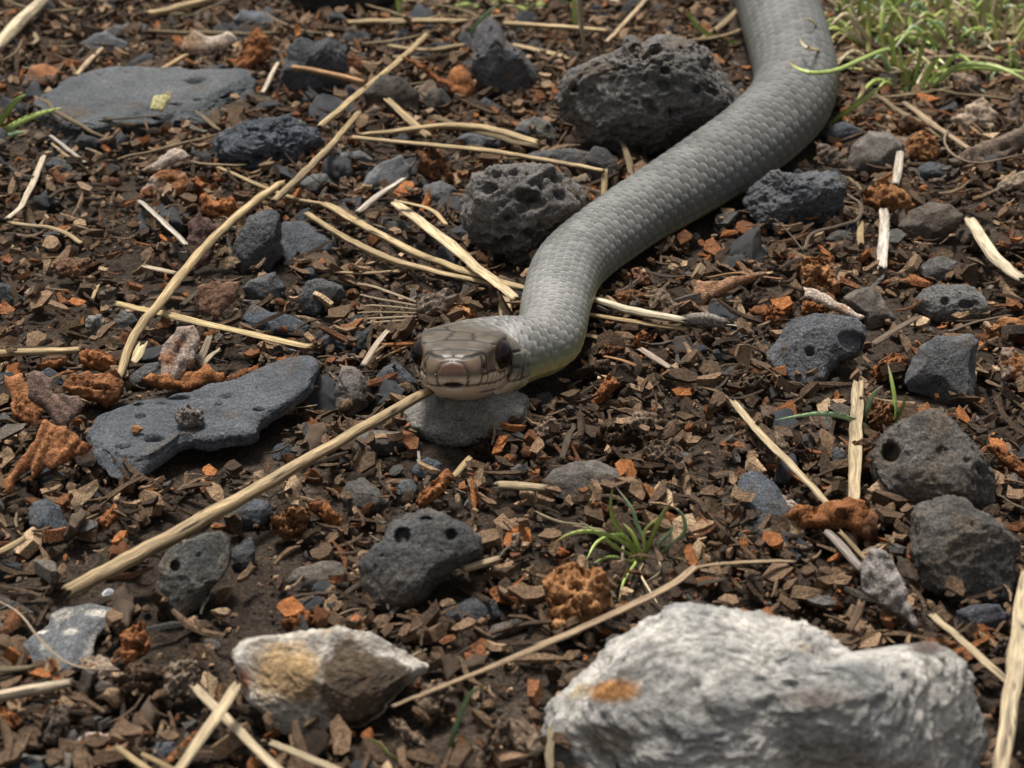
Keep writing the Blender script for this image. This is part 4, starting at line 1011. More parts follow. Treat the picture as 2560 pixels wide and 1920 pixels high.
K('bark_piece', 'dark rust bark chunk under the long thin straw', px('B', 515, 930, 620, 888, 692, 980, 745, 1085, 620, 1118, 520, 1045), RUSTD, T=.005, tilt=.3)
K('bark_piece', 'bright orange bark sliver on top of the honeycombed rock', px('B', 1165, 1125, 1280, 1060, 1372, 1012, 1405, 1060, 1372, 1125, 1280, 1135), RUST, T=.002, tilt=.25, zb=.0085)
K('bark_piece', 'orange crumbly bark beside the round brown-topped pebble', px('C', 1480, 870, 1560, 798, 1655, 840, 1685, 945, 1600, 995, 1475, 945), RUSTB, T=.004, tilt=.3)
K('bark_piece', 'brown crumbly bark above the orange crumbly bark', px('C', 1395, 725, 1500, 705, 1600, 760, 1695, 870, 1640, 850, 1560, 795, 1440, 790), RUSTD, T=.003, tilt=.35)
K('bark_piece', 'bright orange porous bark lump on a white stick', px('C', 1195, 1175, 1330, 1095, 1380, 1130, 1460, 1150, 1535, 1255, 1440, 1305, 1340, 1295, 1210, 1235), RUSTB, T=.005, tilt=.25, zb=.002, rough=.6)
K('bark_piece', 'upright orange fibrous bark block behind a pale sliver', px('F', 835, 60, 960, 55, 1050, 170, 1085, 275, 1000, 295, 880, 260, 845, 230), RUSTB, T=.005, tilt=.2, rough=.5)
K('bark_piece', 'pale peeling bark sliver lying across the orange block', px('F', 845, 240, 960, 268, 1080, 340, 1225, 420, 1175, 435, 1020, 375, 860, 295), PALEF, rough=.14, T=.0012, tilt=.3, zb=.004)
K('bark_piece', 'orange-brown bark under the pale peeling sliver', px('F', 840, 330, 930, 320, 1020, 370, 960, 400, 835, 405), RUST, T=.003, tilt=.3)
K('bark_piece', 'round rust bark nugget among wood chips', px('F', 595, 415, 660, 348, 745, 400, 722, 455, 640, 475), RUST, T=.004, tilt=.3)
K('bark_piece', 'rust bark nugget with white tip near the green sprouts', px('F', 1290, 745, 1330, 675, 1430, 648, 1495, 680, 1472, 745, 1380, 768), RUST, T=.004, tilt=.3)
K('bark_piece', 'orange bark strip leading off from the grey rocks', px('F', 1945, 510, 2050, 440, 2220, 418, 2220, 525, 2050, 555, 1960, 540), RUSTB, T=.004, tilt=.3)
K('bark_piece', 'thin dark rust splinter pile before the overhanging pitted rock', px('F', 1300, 215, 1400, 200, 1480, 180, 1610, 235, 1560, 250, 1420, 240), RUSTD, T=.002, tilt=.4)
K('bark_piece', 'rust-brown crumb behind the green sprouts', px('F', 1245, 1005, 1300, 928, 1405, 970, 1405, 1055, 1300, 1115, 1235, 1065), RUSTD, T=.004, tilt=.25)
K('bark_piece', 'rust fibrous scrap hanging on the upright straw', px('F', 1150, 1180, 1230, 1165, 1320, 1120, 1310, 1200, 1220, 1270, 1180, 1285, 1165, 1230), RUSTD, T=.002, tilt=.3, zb=.003)
K('bark_piece', 'broad bright orange bark ridge across the straw ends', px('I', 705, 112, 850, 70, 960, 70, 1030, 38, 1100, 8, 1225, 62, 1292, 110, 1300, 230, 1315, 285, 1200, 235, 1100, 192, 950, 205, 820, 182), RUST, T=.0055, tilt=.2, zb=.002, rough=.5, res=20)
K('bark_piece', 'large blocky orange bark chunk before the grass tuft', px('H', 1285, 540, 1330, 478, 1470, 405, 1540, 440, 1612, 430, 1682, 500, 1712, 620, 1725, 695, 1590, 775, 1400, 838, 1318, 765, 1330, 660, 1295, 600), RUSTB, T=.006, tilt=.2, rough=.45, res=22, ridge=.15)
K('bark_piece', 'upright rust bark stick beside the flat chin stone', px('E', 1578, 955, 1640, 830, 1692, 768, 1755, 830, 1702, 895, 1620, 965), RUST, T=.003, tilt=.2)
K('bark_piece', 'leaning rust bark stick beside blue-grey stones below the chin stone', px('E', 508, 1555, 600, 1440, 702, 1345, 748, 1390, 682, 1485, 560, 1590), RUST, T=.0035, tilt=.2)
K('bark_piece', 'orange crumb with a grey flake behind the snake head', px('E', 678, 440, 690, 358, 780, 348, 872, 388, 895, 425, 760, 440), RUSTB, T=.003, tilt=.2, zb=.001)
K('bark_piece', 'rust-tinged bark chip between stem bit and chin stone', px('E', 970, 1335, 1060, 1262, 1132, 1265, 1095, 1370, 1010, 1372), bark_col((.13, .07, .045), (.24, .14, .09), (.3, .13, .05)), T=.003, tilt=.3)
K('bark_piece', 'crumbly orange lump, larger of a pair beside the two-pitted rock', px('G', 1652, 150, 1780, 78, 1892, 90, 1872, 205, 1750, 258, 1658, 212), RUSTB, T=.005, tilt=.25, rough=.5)
K('bark_piece', 'crumbly orange lump, longer of a pair beside the two-pitted rock', px('G', 1878, 50, 1980, 38, 2062, 110, 2145, 190, 2105, 225, 1960, 145), RUST, T=.004, tilt=.25, rough=.5)
K('bark_piece', 'orange-red splinter chip on bare soil beside the angular blue-green stone', px('G', 595, 155, 700, 45, 725, 130, 645, 205), RUST, T=.002, tilt=.4)
K('bark_piece', 'tall orange crumbly bark below the greenish holed rock', px('G', 738, 850, 850, 775, 895, 790, 915, 920, 842, 1000, 770, 1065, 738, 950), RUST, T=.003, tilt=.3, rough=.5)
K('bark_piece', 'orange fuzzy bark scrap above the quartz rock', px('G', 1715, 775, 1800, 740, 1900, 688, 1955, 780, 1850, 825, 1750, 815), RUST, T=.003, tilt=.4, rough=.6)
K('bark_piece', 'rust bark bit at the end of the spotted cut stem', px('G', -20, 1270, 80, 1325, 145, 1400, 60, 1445, -20, 1455), RUST, T=.003, tilt=.35)
K('bark_piece', 'thin rust bark strip beside crossed straws', px('G', 1010, 1610, 1120, 1500, 1212, 1415, 1205, 1485, 1110, 1600, 1030, 1640), RUST, T=.0015, tilt=.3)
K('bark_piece', 'tan papery bark flake at the root tip', px('G', 478, 985, 620, 978, 725, 1060, 620, 1135, 505, 1075), TANF, T=.0014, tilt=.4, curl=.2)
K('bark_piece', 'pale tan faceted wood chip beside the quartz rock', px('G', 1005, 1090, 1040, 1018, 1200, 1005, 1228, 1080, 1155, 1225, 1000, 1238), TANF, T=.004, tilt=.2)
K('bark_piece', 'dark fibrous bark mass between tan flake and wood chip', px('G', 715, 1130, 780, 1030, 860, 1000, 990, 1070, 1000, 1190, 860, 1230, 730, 1225), BROWN, T=.004, tilt=.3, ridge=.5)
K('bark_piece', 'brown furrowed bark slab in the litter by the cut stem', px('G', 230, 1480, 280, 1300, 400, 1270, 430, 1330, 420, 1460, 330, 1530), bark_col((.07, .052, .04), (.16, .125, .1)), T=.003, tilt=.3, ridge=.6)
K('husk', 'grey papery seed husk pointing down beside the dark sloping rock', px('I', 1178, 440, 1270, 335, 1340, 350, 1402, 420, 1475, 520, 1500, 680, 1548, 815, 1420, 730, 1300, 660, 1215, 560), bark_col((.22, .2, .18), (.38, .35, .33), (.13, .1, .08)), T=.004, tilt=.25, zb=.003, ridge=.2, cat='husk')
K('grit_flake', 'crumbly grey flake lying on the pitted slab', px('D', 1060, 1020, 1140, 958, 1240, 1000, 1248, 1080, 1160, 1098, 1080, 1065), bark_col((.2, .17, .15), (.4, .35, .31)), T=.002, tilt=.35, zb=.0056, rough=.6, cat='flake')
K('grit_flake', 'tiny orange crumb lying on the pitted slab', px('D', 798, 1090, 840, 1078, 875, 1105, 840, 1132, 808, 1128), RUSTB, T=.001, tilt=.35, zb=.0056, cat='crumb', res=8)
K('leaf_scrap', 'pale yellow leaf scrap on the wide flat slab', px('A', 912, 665, 940, 590, 1030, 558, 1045, 600, 992, 682), bark_col((.5, .46, .2), (.66, .62, .34)), T=.0005, tilt=.4, zb=.0058, ridge=.1, cat='leaf', res=9)
K('bark_piece', 'brown fan-shaped sheath base with stringy fibres behind the head', px('E', 495, 400, 545, 300, 700, 255, 775, 290, 705, 385, 560, 425), bark_col((.12, .09, .07), (.22, .175, .14)), T=.002, tilt=.3, ridge=.4, cat='sheath', zb=.002)
K('bark_piece', 'fibrous brown husk fan near the round brown pebble', px('C', 1695, 1005, 1800, 950, 1950, 880, 2220, 775, 2220, 900, 2100, 960, 1950, 1000), bark_col((.1, .075, .055), (.2, .155, .12), (.06, .045, .035)), T=.003, tilt=.35, ridge=.8, rd=.35, cat='husk')
K('bark_piece', 'lower strip of fibrous husk under the husk fan', px('C', 1980, 1180, 2060, 1110, 2220, 1030, 2220, 1120, 2080, 1170), TANF, T=.0016, tilt=.4, ridge=.6, cat='husk')
K('bark_piece', 'brown bark flap between snake and round brown pebble', px('C', 918, 870, 1000, 890, 1105, 940, 1125, 1055, 1040, 1030, 950, 1000), bark_col((.12, .09, .068), (.22, .17, .135)), T=.0018, tilt=.25, ridge=.5, rd=.6)
K('bark_piece', 'tan winged seed case near the green grass', px('C', 1725, 745, 1830, 690, 1840, 640, 1945, 605, 2040, 700, 2025, 795, 1850, 780), TANF, T=.003, tilt=.3, curl=.2, cat='seed case')
K('bark_piece', 'flat brown bark strip standing beyond the tan seed case', px('C', 2055, 790, 2130, 585, 2195, 540, 2165, 765), bark_col((.1, .075, .06), (.19, .15, .12)), T=.0016, tilt=.25)
K('bark_piece', 'cupped grey-brown bark shell on the mulch beside the neck', px('E', 1910, 380, 1960, 260, 2030, 240, 2130, 400, 2010, 410), GREYB, T=.0018, tilt=.3, curl=.2)
K('bark_piece', 'rust-brown bark slab beside the snake neck', px('E', 1720, 300, 1800, 262, 1950, 275, 1910, 370, 1790, 370), RUSTD, T=.003, tilt=.35)
K('bark_piece', 'broad tan-and-rust bark strip with a straw on it', px('F', 75, 380, 150, 300, 230, 210, 420, 195, 620, 150, 600, 190, 420, 250, 250, 330, 130, 410), bark_col((.2, .1, .055), (.34, .2, .12), (.3, .22, .16)), T=.0018, tilt=.4)
K('bark_piece', 'cupped rust and grey bark bits behind the bark strip', px('E', 1820, 130, 1880, 120, 1950, 190, 1930, 235, 1850, 220), bark_col((.2, .09, .045), (.3, .17, .11)), T=.002, tilt=.3)
K('bark_piece', 'dark bark chunk near the foot of the neck', px('E', 1640, 640, 1670, 590, 1790, 610, 1760, 680, 1660, 690), RUSTD, T=.003, tilt=.3)
K('bark_piece', 'rust bark scrap beside the dark chunk by the neck', px('E', 1830, 560, 1900, 500, 1960, 560, 1920, 620, 1850, 610), RUST, T=.003, tilt=.3)
K('bark_piece', 'long dark bark log lying beside the snake neck', px('E', 1460, 800, 1480, 740, 1640, 690, 1700, 700, 1680, 760, 1560, 810), BROWN, T=.004, tilt=.3, ridge=.4)
K('bark_piece', 'rough dark mulch lump in front of the chin stone', px('E', 845, 1220, 880, 1170, 980, 1155, 1010, 1210, 960, 1260, 870, 1255), BROWN, T=.004, tilt=.25, rough=.7)
K('bark_piece', 'domed shiny-edged brown husk beside the chin stone', px('E', 1230, 1120, 1270, 1050, 1340, 1030, 1410, 1110, 1330, 1160, 1250, 1175), GREYB, T=.003, tilt=.3, cat='husk')
K('bark_piece', 'flat brown bark tile beside the chin stone', px('E', 1790, 1080, 1840, 1000, 1960, 1010, 2030, 1060, 1960, 1110, 1850, 1120), GREYB, T=.003, tilt=.35)
K('bark_piece', 'rough earthy bark lump below the flat brown tile', px('E', 1590, 1180, 1640, 1110, 1780, 1100, 1880, 1130, 1830, 1190, 1700, 1220), BROWN, T=.005, tilt=.3, rough=.8)
K('bark_piece', 'broad dark flake pair below the earthy bark lump', px('E', 1890, 1240, 1960, 1180, 2090, 1190, 2120, 1280, 2010, 1320, 1920, 1290), GREYB, T=.003, tilt=.35)
K('bark_piece', 'grey-brown angular chip under one end of the thin long straw', px('H', 510, 1260, 560, 1150, 680, 1150, 770, 1190, 670, 1240, 650, 1330, 540, 1340), GREYB, T=.003, tilt=.3)
K('bark_piece', 'smooth brown plank-like chip against the white boulder', px('H', 1020, 1420, 1090, 1360, 1230, 1390, 1290, 1560, 1240, 1620, 1130, 1560), GREYB, T=.002, tilt=.3)
K('bark_piece', 'grey wood stub propped in the litter', px('H', 850, 1680, 930, 1480, 1010, 1360, 1080, 1380, 1000, 1540, 930, 1680), GREYB, T=.004, tilt=.2, ridge=.5)
K('bark_piece', 'dark bark stick pointing at the broad green blade', px('H', 350, 1380, 400, 1350, 560, 1480, 600, 1560, 560, 1580, 430, 1500), GREYB, T=.003, tilt=.25, ridge=.5)
K('bark_piece', 'grey-brown tilted chip with dark end beside the two-pitted rock', px('H', 1075, 325, 1100, 240, 1150, 225, 1180, 330, 1120, 370), GREYB, T=.002, tilt=.25)
K('bark_piece', 'small flat red bark chip by the grass tuft', px('H', 1300, 295, 1340, 290, 1455, 350, 1400, 372, 1330, 330), bark_col((.24, .075, .03), (.34, .12, .05)), T=.001, tilt=.35, res=10)
K('bark_piece', 'dark rust block behind the grass tuft', px('H', 1545, 170, 1570, 50, 1640, 35, 1700, 70, 1700, 200, 1620, 200), RUSTD, T=.004, tilt=.2, rough=.5)
K('bark_piece', 'thin brown arching husk below the blue-grey wedge rock', px('F', 1080, 670, 1160, 685, 1240, 720, 1280, 735, 1200, 760, 1110, 740), bark_col((.1, .075, .05), (.2, .16, .12)), T=.0012, tilt=.4, curl=.3, cat='husk')
K('bark_piece', 'brown nut-shaped bark nugget below the blue-grey wedge', px('F', 455, 850, 520, 780, 610, 775, 650, 840, 590, 900, 500, 895), bark_col((.09, .065, .045), (.17, .13, .09)), T=.005, tilt=.25)
K('bark_piece', 'flat grey wood chip half under the slanting split straw', px('F', 610, 1250, 640, 1110, 720, 1140, 790, 1250, 720, 1330, 650, 1330), GREYB, T=.002, tilt=.3)
K('bark_piece', 'earthy chunk beside the slanting split straw', px('F', 760, 1240, 830, 1190, 930, 1260, 920, 1330, 830, 1330), BROWN, T=.004, tilt=.3, rough=.6)
K('bark_piece', 'pale torn wood flake above the orange bark ridge', px('I', 615, 20, 720, 0, 800, 40, 830, 90, 740, 90), PALEF, rough=.14, T=.0012, tilt=.35, ridge=.5)
K('bark_piece', 'pinkish bark plate with rust edge beyond the pointed grey rock', px('F', 2040, 700, 2060, 620, 2120, 610, 2220, 690, 2220, 830, 2120, 800, 2060, 800), bark_col((.24, .17, .13), (.4, .3, .24), (.3, .13, .05)), T=.0022, tilt=.3)
K('bark_piece', 'long orange-brown bark scrap beside the dark sloping rock', px('F', 1970, 1215, 2060, 1220, 2150, 1290, 2220, 1340, 2220, 1410, 2120, 1360, 2030, 1280), RUST, T=.003, tilt=.35)
K('bark_piece', 'brown furrowed cone scale beside the spotted straw', px('I', 2005, 945, 2060, 880, 2165, 850, 2165, 1000, 2080, 1010), bark_col((.09, .07, .055), (.2, .165, .14)), T=.004, tilt=.3, ridge=.7, cat='cone scale')
K('bark_piece', 'rust-brown crumb mass under the spotted straw', px('I', 2000, 1330, 2060, 1240, 2140, 1220, 2130, 1380, 2060, 1420), RUSTD, T=.004, tilt=.3, rough=.7)
#@@STRAW
# ------------------------------------------------------------------ straws, stems and twigs one can name
def ST(label, pts, w, **k):
    nm = k.pop('name', 'straw')
    return straw(nm, label, px('Z', *pts), w * 1.157, **k)
PALE = ((.33, .29, .235), (.52, .47, .40))
TAN = ((.34, .24, .14), (.48, .36, .22))
BRN = ((.10, .07, .045), (.2, .145, .1))
ORG = ((.26, .13, .055), (.38, .22, .1))
GRN = ((.10, .17, .045), (.17, .27, .08))
ST('long thick tan stem running from the soil to under the snake chin', (140, 1280, 300, 1196, 500, 1087, 700, 972, 935, 838), 31, flat=.9, zs=[.0035, .0058, .0066, .0072, .0078], spots=.5, col=((.30, .215, .115), (.46, .345, .195)), taper=(1.1, .75))
ST('long curved straw reaching down past the curved bark shell', (258, 815, 290, 725, 345, 655, 420, 560, 500, 478, 590, 408, 612, 395), 21, zs=[.003, .005, .007, .008, .008, .008, .008], taper=(.8, .9))
ST('straight upper straw laid beside the long curved straw end', (590, 436, 640, 390, 710, 320, 775, 243), 17, z=.0075, z1=.009)
ST('slender straw slanting past the brown earthy rock', (690, 275, 760, 215, 840, 150, 922, 76), 15, z=.006, z1=.009)
ST('thin short straw crossing under the long curved straw', (462, 357, 560, 400, 640, 430, 705, 441), 11, z=.0045)
ST('flat grooved straw strip crossed by the long curved straw', (250, 655, 350, 678, 480, 708, 677, 752), 22, flat=.35, z=.0045, z1=.004, col=((.36, .27, .13), (.5, .39, .2)))
ST('cut straw end pointing at rust bark scraps', (-30, 763, 80, 760, 174, 756), 18, z=.004)
ST('thick spotted straw, upper of the bundle reaching the neck', (700, 440, 800, 497, 920, 556, 1060, 605, 1150, 628), 25, spots=1.2, z=.005, flat=.6)
ST('thin straw, lower of the bundle reaching the neck', (663, 463, 760, 522, 850, 562, 960, 592, 1066, 616), 17, spots=1, z=.0045)
ST('wide pale split straw angled toward the snake neck', (852, 437, 950, 510, 1040, 585, 1116, 645), 26, flat=.3, z=.006, z1=.0075, col=((.40, .31, .18), (.56, .45, .28)))
ST('narrow peeling straw on top of the wide pale split straw', (858, 434, 930, 452, 965, 485), 12, flat=.3, z=.008)
ST('short split straw standing behind the snake head', (1089, 635, 1092, 665, 1094, 700), 30, flat=.3, z=.003, col=((.42, .32, .18), (.55, .44, .28)))
ST('pale spotted stem emerging beside the neck', (1276, 645, 1350, 668, 1420, 683, 1480, 693), 23, spots=1.1, z=.005, col=((.56, .46, .29), (.72, .65, .5)))
ST('thin tan stem under the pale spotted stem', (1262, 678, 1350, 693, 1420, 703, 1485, 712), 14, z=.0035, col=((.36, .25, .13), (.5, .37, .2)))
ST('broken flat straw piece at the foot of the neck', (1258, 722, 1310, 734), 16, flat=.4, z=.003)
ST('long thin straw ending in a sharp bend beside the snake', (762, 297, 900, 311, 1050, 326, 1180, 346, 1304, 369), 12, z=.009, z1=.0105)
ST('short bent end of the long thin straw hanging down', (1306, 366, 1305, 395, 1303, 427), 15, flat=.5, z=.0105, z1=.006)
ST('arched pale straw above the long thin straw', (775, 291, 850, 284, 950, 273, 1030, 276, 1100, 291, 1162, 311), 18, z=.007, z1=.005, taper=(.5, 1))
ST('short thick straw leaning on the brown earthy rock', (838, 215, 880, 255, 928, 298), 21, flat=.5, z=.009, z1=.005)
ST('orange-brown stalk beside the dark angular rock', (630, 145, 700, 158, 787, 178), 15, z=.011, z1=.009, col=ORG)
ST('broad pale stem leaning off beside scattered gravel', (-10, 106, 40, 52, 100, -8), 30, z=.004, z1=.007, col=((.42, .34, .21), (.56, .47, .32)))
ST('pale straw in the litter beside the black rock', (313, 31, 380, 17, 470, -6), 18, z=.005)
ST('long level straw behind the pointed rock', (750, 49, 880, 45, 1012, 46), 15, z=.004)
ST('level straw continuing on behind the pointed rock', (1088, 50, 1200, 58, 1312, 67), 15, z=.005)
ST('curved pale straw behind the pointed rock foot', (838, 100, 920, 109, 1004, 97), 13, z=.005)
ST('tan grass stem below the curved pale straw', (830, 122, 920, 126, 1000, 112), 11, z=.003, col=TAN)
ST('upright pale grass stem before the grass', (1251, -10, 1256, 50, 1263, 112), 12, z=.02, z1=.003, col=((.5, .42, .28), (.64, .56, .42)))
ST('short flat straw behind the large pitted rock', (1108, 95, 1160, 108, 1235, 126), 16, z=.003, flat=.4)
ST('bent straw bits above the large pitted rock', (1310, 92, 1350, 50, 1400, -6), 11, z=.004, col=TAN)
ST('split straw slanting down to the orange bark ridge', (1583, 868, 1650, 945, 1720, 1015, 1795, 1095), 24, flat=.35, z=.005, z1=.0055, col=((.35, .27, .15), (.5, .4, .25)))
ST('upright flat split straw beside the big holed rock', (1853, 822, 1848, 925, 1843, 1090), 29, flat=.3, z=.004, z1=.005, col=((.38, .29, .17), (.52, .42, .27)))
ST('thin tan straw running along the white boulder with a kinked end', (845, 1527, 960, 1481, 1071, 1437, 1280, 1346, 1434, 1273, 1505, 1224), 18, flat=.45, zs=[.006, .0085, .0095, .0105, .0105, .0085], col=((.36, .25, .15), (.48, .35, .22)), taper=(.55, 1))
ST('kinked far end of the thin tan straw', (1500, 1226, 1590, 1215, 1716, 1212), 18, flat=.4, z=.0085, z1=.004, col=((.34, .24, .145), (.46, .34, .21)))
ST('broad pale spotted straw beside the white boulder', (2222, 1235, 2196, 1430, 2160, 1680), 40, flat=.4, z=.008, z1=.009, spots=1.0, col=((.42, .33, .2), (.55, .46, .31)))
ST('flat spotted straw slanting behind the white boulder', (2012, 1326, 2100, 1402, 2200, 1492), 23, flat=.35, z=.006, z1=.007, spots=1.0, col=((.42, .33, .2), (.56, .46, .3)))
ST('split straw leaning up beside the quartz rock', (512, 1478, 450, 1570, 375, 1680), 29, flat=.35, z=.009, z1=.008, spots=.4, col=((.38, .3, .18), (.52, .43, .28)))
ST('split straw crossing under the leaning one', (418, 1480, 490, 1553, 620, 1680), 25, flat=.35, z=.005, spots=.8, col=((.34, .27, .17), (.48, .39, .26)))
ST('short cut straw beside the pink quartz pebble', (250, 1613, 290, 1642, 335, 1672), 17, flat=.5, z=.005)
ST('second short cut straw beside the pink quartz pebble', (305, 1628, 340, 1645, 395, 1672), 15, flat=.5, z=.005)
ST('spotted cut stem end on bare soil', (-30, 1507, 80, 1488, 157, 1474), 27, flat=.85, z=.005, spots=.7, col=((.42, .33, .22), (.56, .46, .33)))
ST('flat straw with a red tip below the quartz rock', (583, 1602, 650, 1630, 745, 1670), 17, flat=.4, z=.005, spots=.6, col=((.36, .29, .18), (.5, .41, .27)))
ST('short cut straw on bare soil by the angular blue-green stone', (-20, 1202, 20, 1182, 55, 1162), 17, z=.004)
ST('thin wiry root looping over the white-blotched stone', (-10, 1294, 42, 1326, 88, 1383, 134, 1425, 184, 1443, 258, 1447), 6, z=.0055, col=((.4, .3, .2), (.55, .44, .32)), name='root', cat='root')
ST('pale kinked straw in the chip litter', (14, 474, 46, 446, 71, 397, 94, 338), 15, flat=.5, z=.004, col=((.42, .34, .24), (.58, .49, .37)), sharp=True)
ST('bent pale straw below the kinked straw', (22, 482, 124, 496, 178, 527), 15, flat=.5, z=.004)
ST('weathered white splinter beside the dark purple bark plate', (304, 434, 336, 464, 370, 496, 406, 530), 17, flat=.4, z=.0045, col=PALE, name='splinter', cat='splinter')
ST('white splinter lying across the smooth pebble', (772, 459, 820, 420, 875, 385), 17, flat=.5, z=.007, z1=.009, col=PALE, name='splinter', cat='splinter')
ST('pale sliver below the wide slab, upper of two', (108, 293, 150, 325, 185, 352), 9, flat=.5, z=.004, col=PALE, name='splinter', cat='splinter')
ST('pale sliver below the wide slab, lower of two', (112, 310, 150, 340, 192, 364), 8, flat=.5, z=.003, col=TAN, name='splinter', cat='splinter')
ST('white weathered stick above the bright orange porous lump', (1944, 330, 1940, 365, 1932, 402), 22, flat=.6, z=.006, z1=.005, col=PALE, name='stick', cat='stick')
ST('white split stick below the bright orange porous lump', (1910, 455, 1908, 520, 1904, 582), 28, flat=.35, z=.004, col=PALE, name='stick', cat='stick')
ST('short straw stub beside the white split stick', (1859, 480, 1859, 505, 1860, 530), 17, z=.005, z1=.004)
ST('frayed pale stick beyond the smooth brown oval stone', (2094, 472, 2150, 555, 2208, 603), 28, flat=.35, z=.005, col=((.42, .35, .23), (.58, .5, .36)), name='stick', cat='stick')
ST('brown wood strip slanting below the tan seed case', (1952, 221, 2020, 272, 2095, 322), 18, flat=.4, z=.005, col=TAN, name='stick', cat='stick')
ST('short tan stem stub against the smooth domed stone', (1070, 1047, 1120, 1050, 1182, 1054), 24, z=.0035, col=((.4, .3, .18), (.55, .43, .28)))
ST('short straw stub poking out behind the two-pitted rock', (1000, 1228, 1040, 1218, 1080, 1206), 20, z=.005, col=((.4, .3, .18), (.54, .42, .27)))
ST('short straw bit behind the leaning rust bark stick', (978, 1030, 997, 1010, 1016, 988), 16, flat=.5, z=.003, z1=.004)
ST('thin tan stem end below the orange bark ridge', (1814, 1148, 1840, 1178, 1872, 1212), 13, z=.005, z1=.003)
ST('grey woody stalk leading into the papery seed husk', (1785, 1148, 1815, 1178, 1862, 1232), 20, flat=.8, z=.004, z1=.006, col=((.2, .17, .15), (.36, .32, .29)), name='stalk', cat='stalk')
ST('tiny straw chip on bare soil', (198, 649, 205, 632, 213, 616), 10, flat=.4, z=.0025)
ST('grey straw bit leaning beside the snake head', (783, 792, 808, 752, 836, 715), 15, flat=.5, z=.003, z1=.007, col=((.34, .27, .19), (.5, .42, .32)))
ST('tan stick below the pale pinkish bark plate', (331, 163, 365, 141, 402, 119), 13, z=.005, col=((.4, .24, .1), (.54, .4, .22)))
ST('tan stick behind the wide slab, beside the nut-like lump', (165, 164, 190, 135, 221, 105), 13, z=.004, col=TAN)
ST('pale stub between the wide slab and the dark angular rock', (566, 203, 582, 172, 600, 137), 13, z=.003, z1=.005, col=((.4, .33, .24), (.54, .47, .36)))
ST('brown wood splinter beside the overhanging pitted rock', (1885, 743, 1935, 712, 1985, 683), 16, flat=.4, z=.003, z1=.005, col=BRN, name='splinter', cat='splinter')
ST('dark brown splinter below the overhanging pitted rock', (2046, 717, 2110, 695, 2185, 681), 13, flat=.4, z=.004, col=BRN, name='splinter', cat='splinter')
ST('thin branching brown twig over dark pebbles', (1739, 540, 1753, 506, 1806, 489, 1852, 474, 1860, 443, 1832, 420), 8, z=.007, z1=.006, col=BRN, name='twig', cat='twig')
ST('thin white hair-like stem by the rough rock', (1674, 473, 1705, 505, 1737, 544), 4, z=.010, z1=.003, col=PALE, name='stem', cat='stem')
ST('wiry brown root curling at the husk fan', (2047, 280, 2040, 305, 2060, 335, 2110, 352, 2180, 340, 2225, 330), 6, z=.006, col=((.2, .14, .09), (.3, .22, .15)), name='root', cat='root')
ST('pale cut straw lying on the broad bark strip', (1542, 610, 1600, 601, 1668, 588), 16, flat=.4, z=.0055)
ST('thin rust fibre draped over the bark strip', (1525, 600, 1590, 590, 1640, 597, 1690, 603), 6, z=.0065, col=ORG, name='fibre', cat='fibre')
ST('crusted grey stem end beside the blue-black pebble', (1478, 688, 1520, 690, 1572, 697), 36, flat=.8, z=.005, col=((.12, .1, .09), (.34, .31, .28)), name='stem', cat='stem', taper=(.8, .7), mat=M_BARK)
ST('pale splinters beyond the crusted grey stem end', (1565, 700, 1590, 704, 1614, 708), 12, flat=.4, z=.0035, col=PALE, name='splinter', cat='splinter')
ST('brown wood chip stick beside the neck', (1382, 752, 1412, 772, 1450, 795), 16, flat=.4, z=.005, col=((.24, .18, .14), (.36, .29, .23)), name='splinter', cat='splinter')
ST('rust fibre curling beside the neck', (1305, 770, 1340, 778, 1375, 790), 10, flat=.5, z=.005, col=ORG, name='fibre', cat='fibre')
ST('thin curved stem rising from the mulch over the chin stone', (1062, 962, 1068, 940, 1066, 918, 1055, 900), 5, z=.004, z1=.008, col=BRN, name='stem', cat='stem')
ST('short upright straw chip on bare soil', (904, 975, 905, 985, 906, 998), 7, flat=.4, z=.003, col=PALE)
ST('brown stick leaning beside the papery seed husk', (1862, 1300, 1852, 1330, 1832, 1365), 18, flat=.7, z=.007, z1=.004, col=((.16, .1, .06), (.28, .19, .12)), name='stick', cat='stick')
ST('dull brown straw under the thick spotted bundle', (720, 588, 800, 590, 880, 583), 12, flat=.5, z=.003, col=TAN)
ST('grey straw strip above the sheath fibres', (790, 570, 850, 560, 905, 585), 9, flat=.5, z=.003, col=TAN)
ST('slender wooden strip behind the faceted dark stones', (312, 575, 345, 582, 383, 590), 20, flat=.3, z=.004, col=((.36, .28, .18), (.5, .41, .29)))
ST('stubby straw beside the red-brown bark plate', (392, 660, 415, 640, 435, 622), 12, flat=.4, z=.003, col=((.36, .29, .2), (.5, .42, .31)))
ST('fanned grey splinter below the flat strip, darker one', (420, 797, 440, 760, 452, 727), 16, flat=.35, z=.003, z1=.006, col=((.2, .16, .11), (.32, .26, .19)), name='splinter', cat='splinter')
ST('fanned grey splinter below the flat strip, paler one', (430, 798, 455, 770, 474, 756), 14, flat=.35, z=.003, z1=.005, col=((.3, .24, .16), (.42, .35, .25)), name='splinter', cat='splinter')
ST('pale yellow wood chip behind the long curved straw foot', (285, 785, 295, 765, 307, 742), 30, flat=.2, z=.003, z1=.005, col=((.46, .37, .2), (.6, .5, .3)), name='wood_chip', cat='wood chip')
for k, (y0, y1) in enumerate(((612, 652), (636, 660), (662, 668), (676, 676), (690, 683), (698, 690))):
    ST('stringy tan fibre of the sheath behind the snake head', (772 + 7 * (k % 3), y0, 810, y0 + (8 if k < 2 else -2), 900, y1), 7, flat=.5, z=.004 - .0003 * k, z1=.0045, col=((.26, .19, .12), (.42, .33, .22)), name='fibre', cat='fibre', group='fibres of the sheath behind the head')

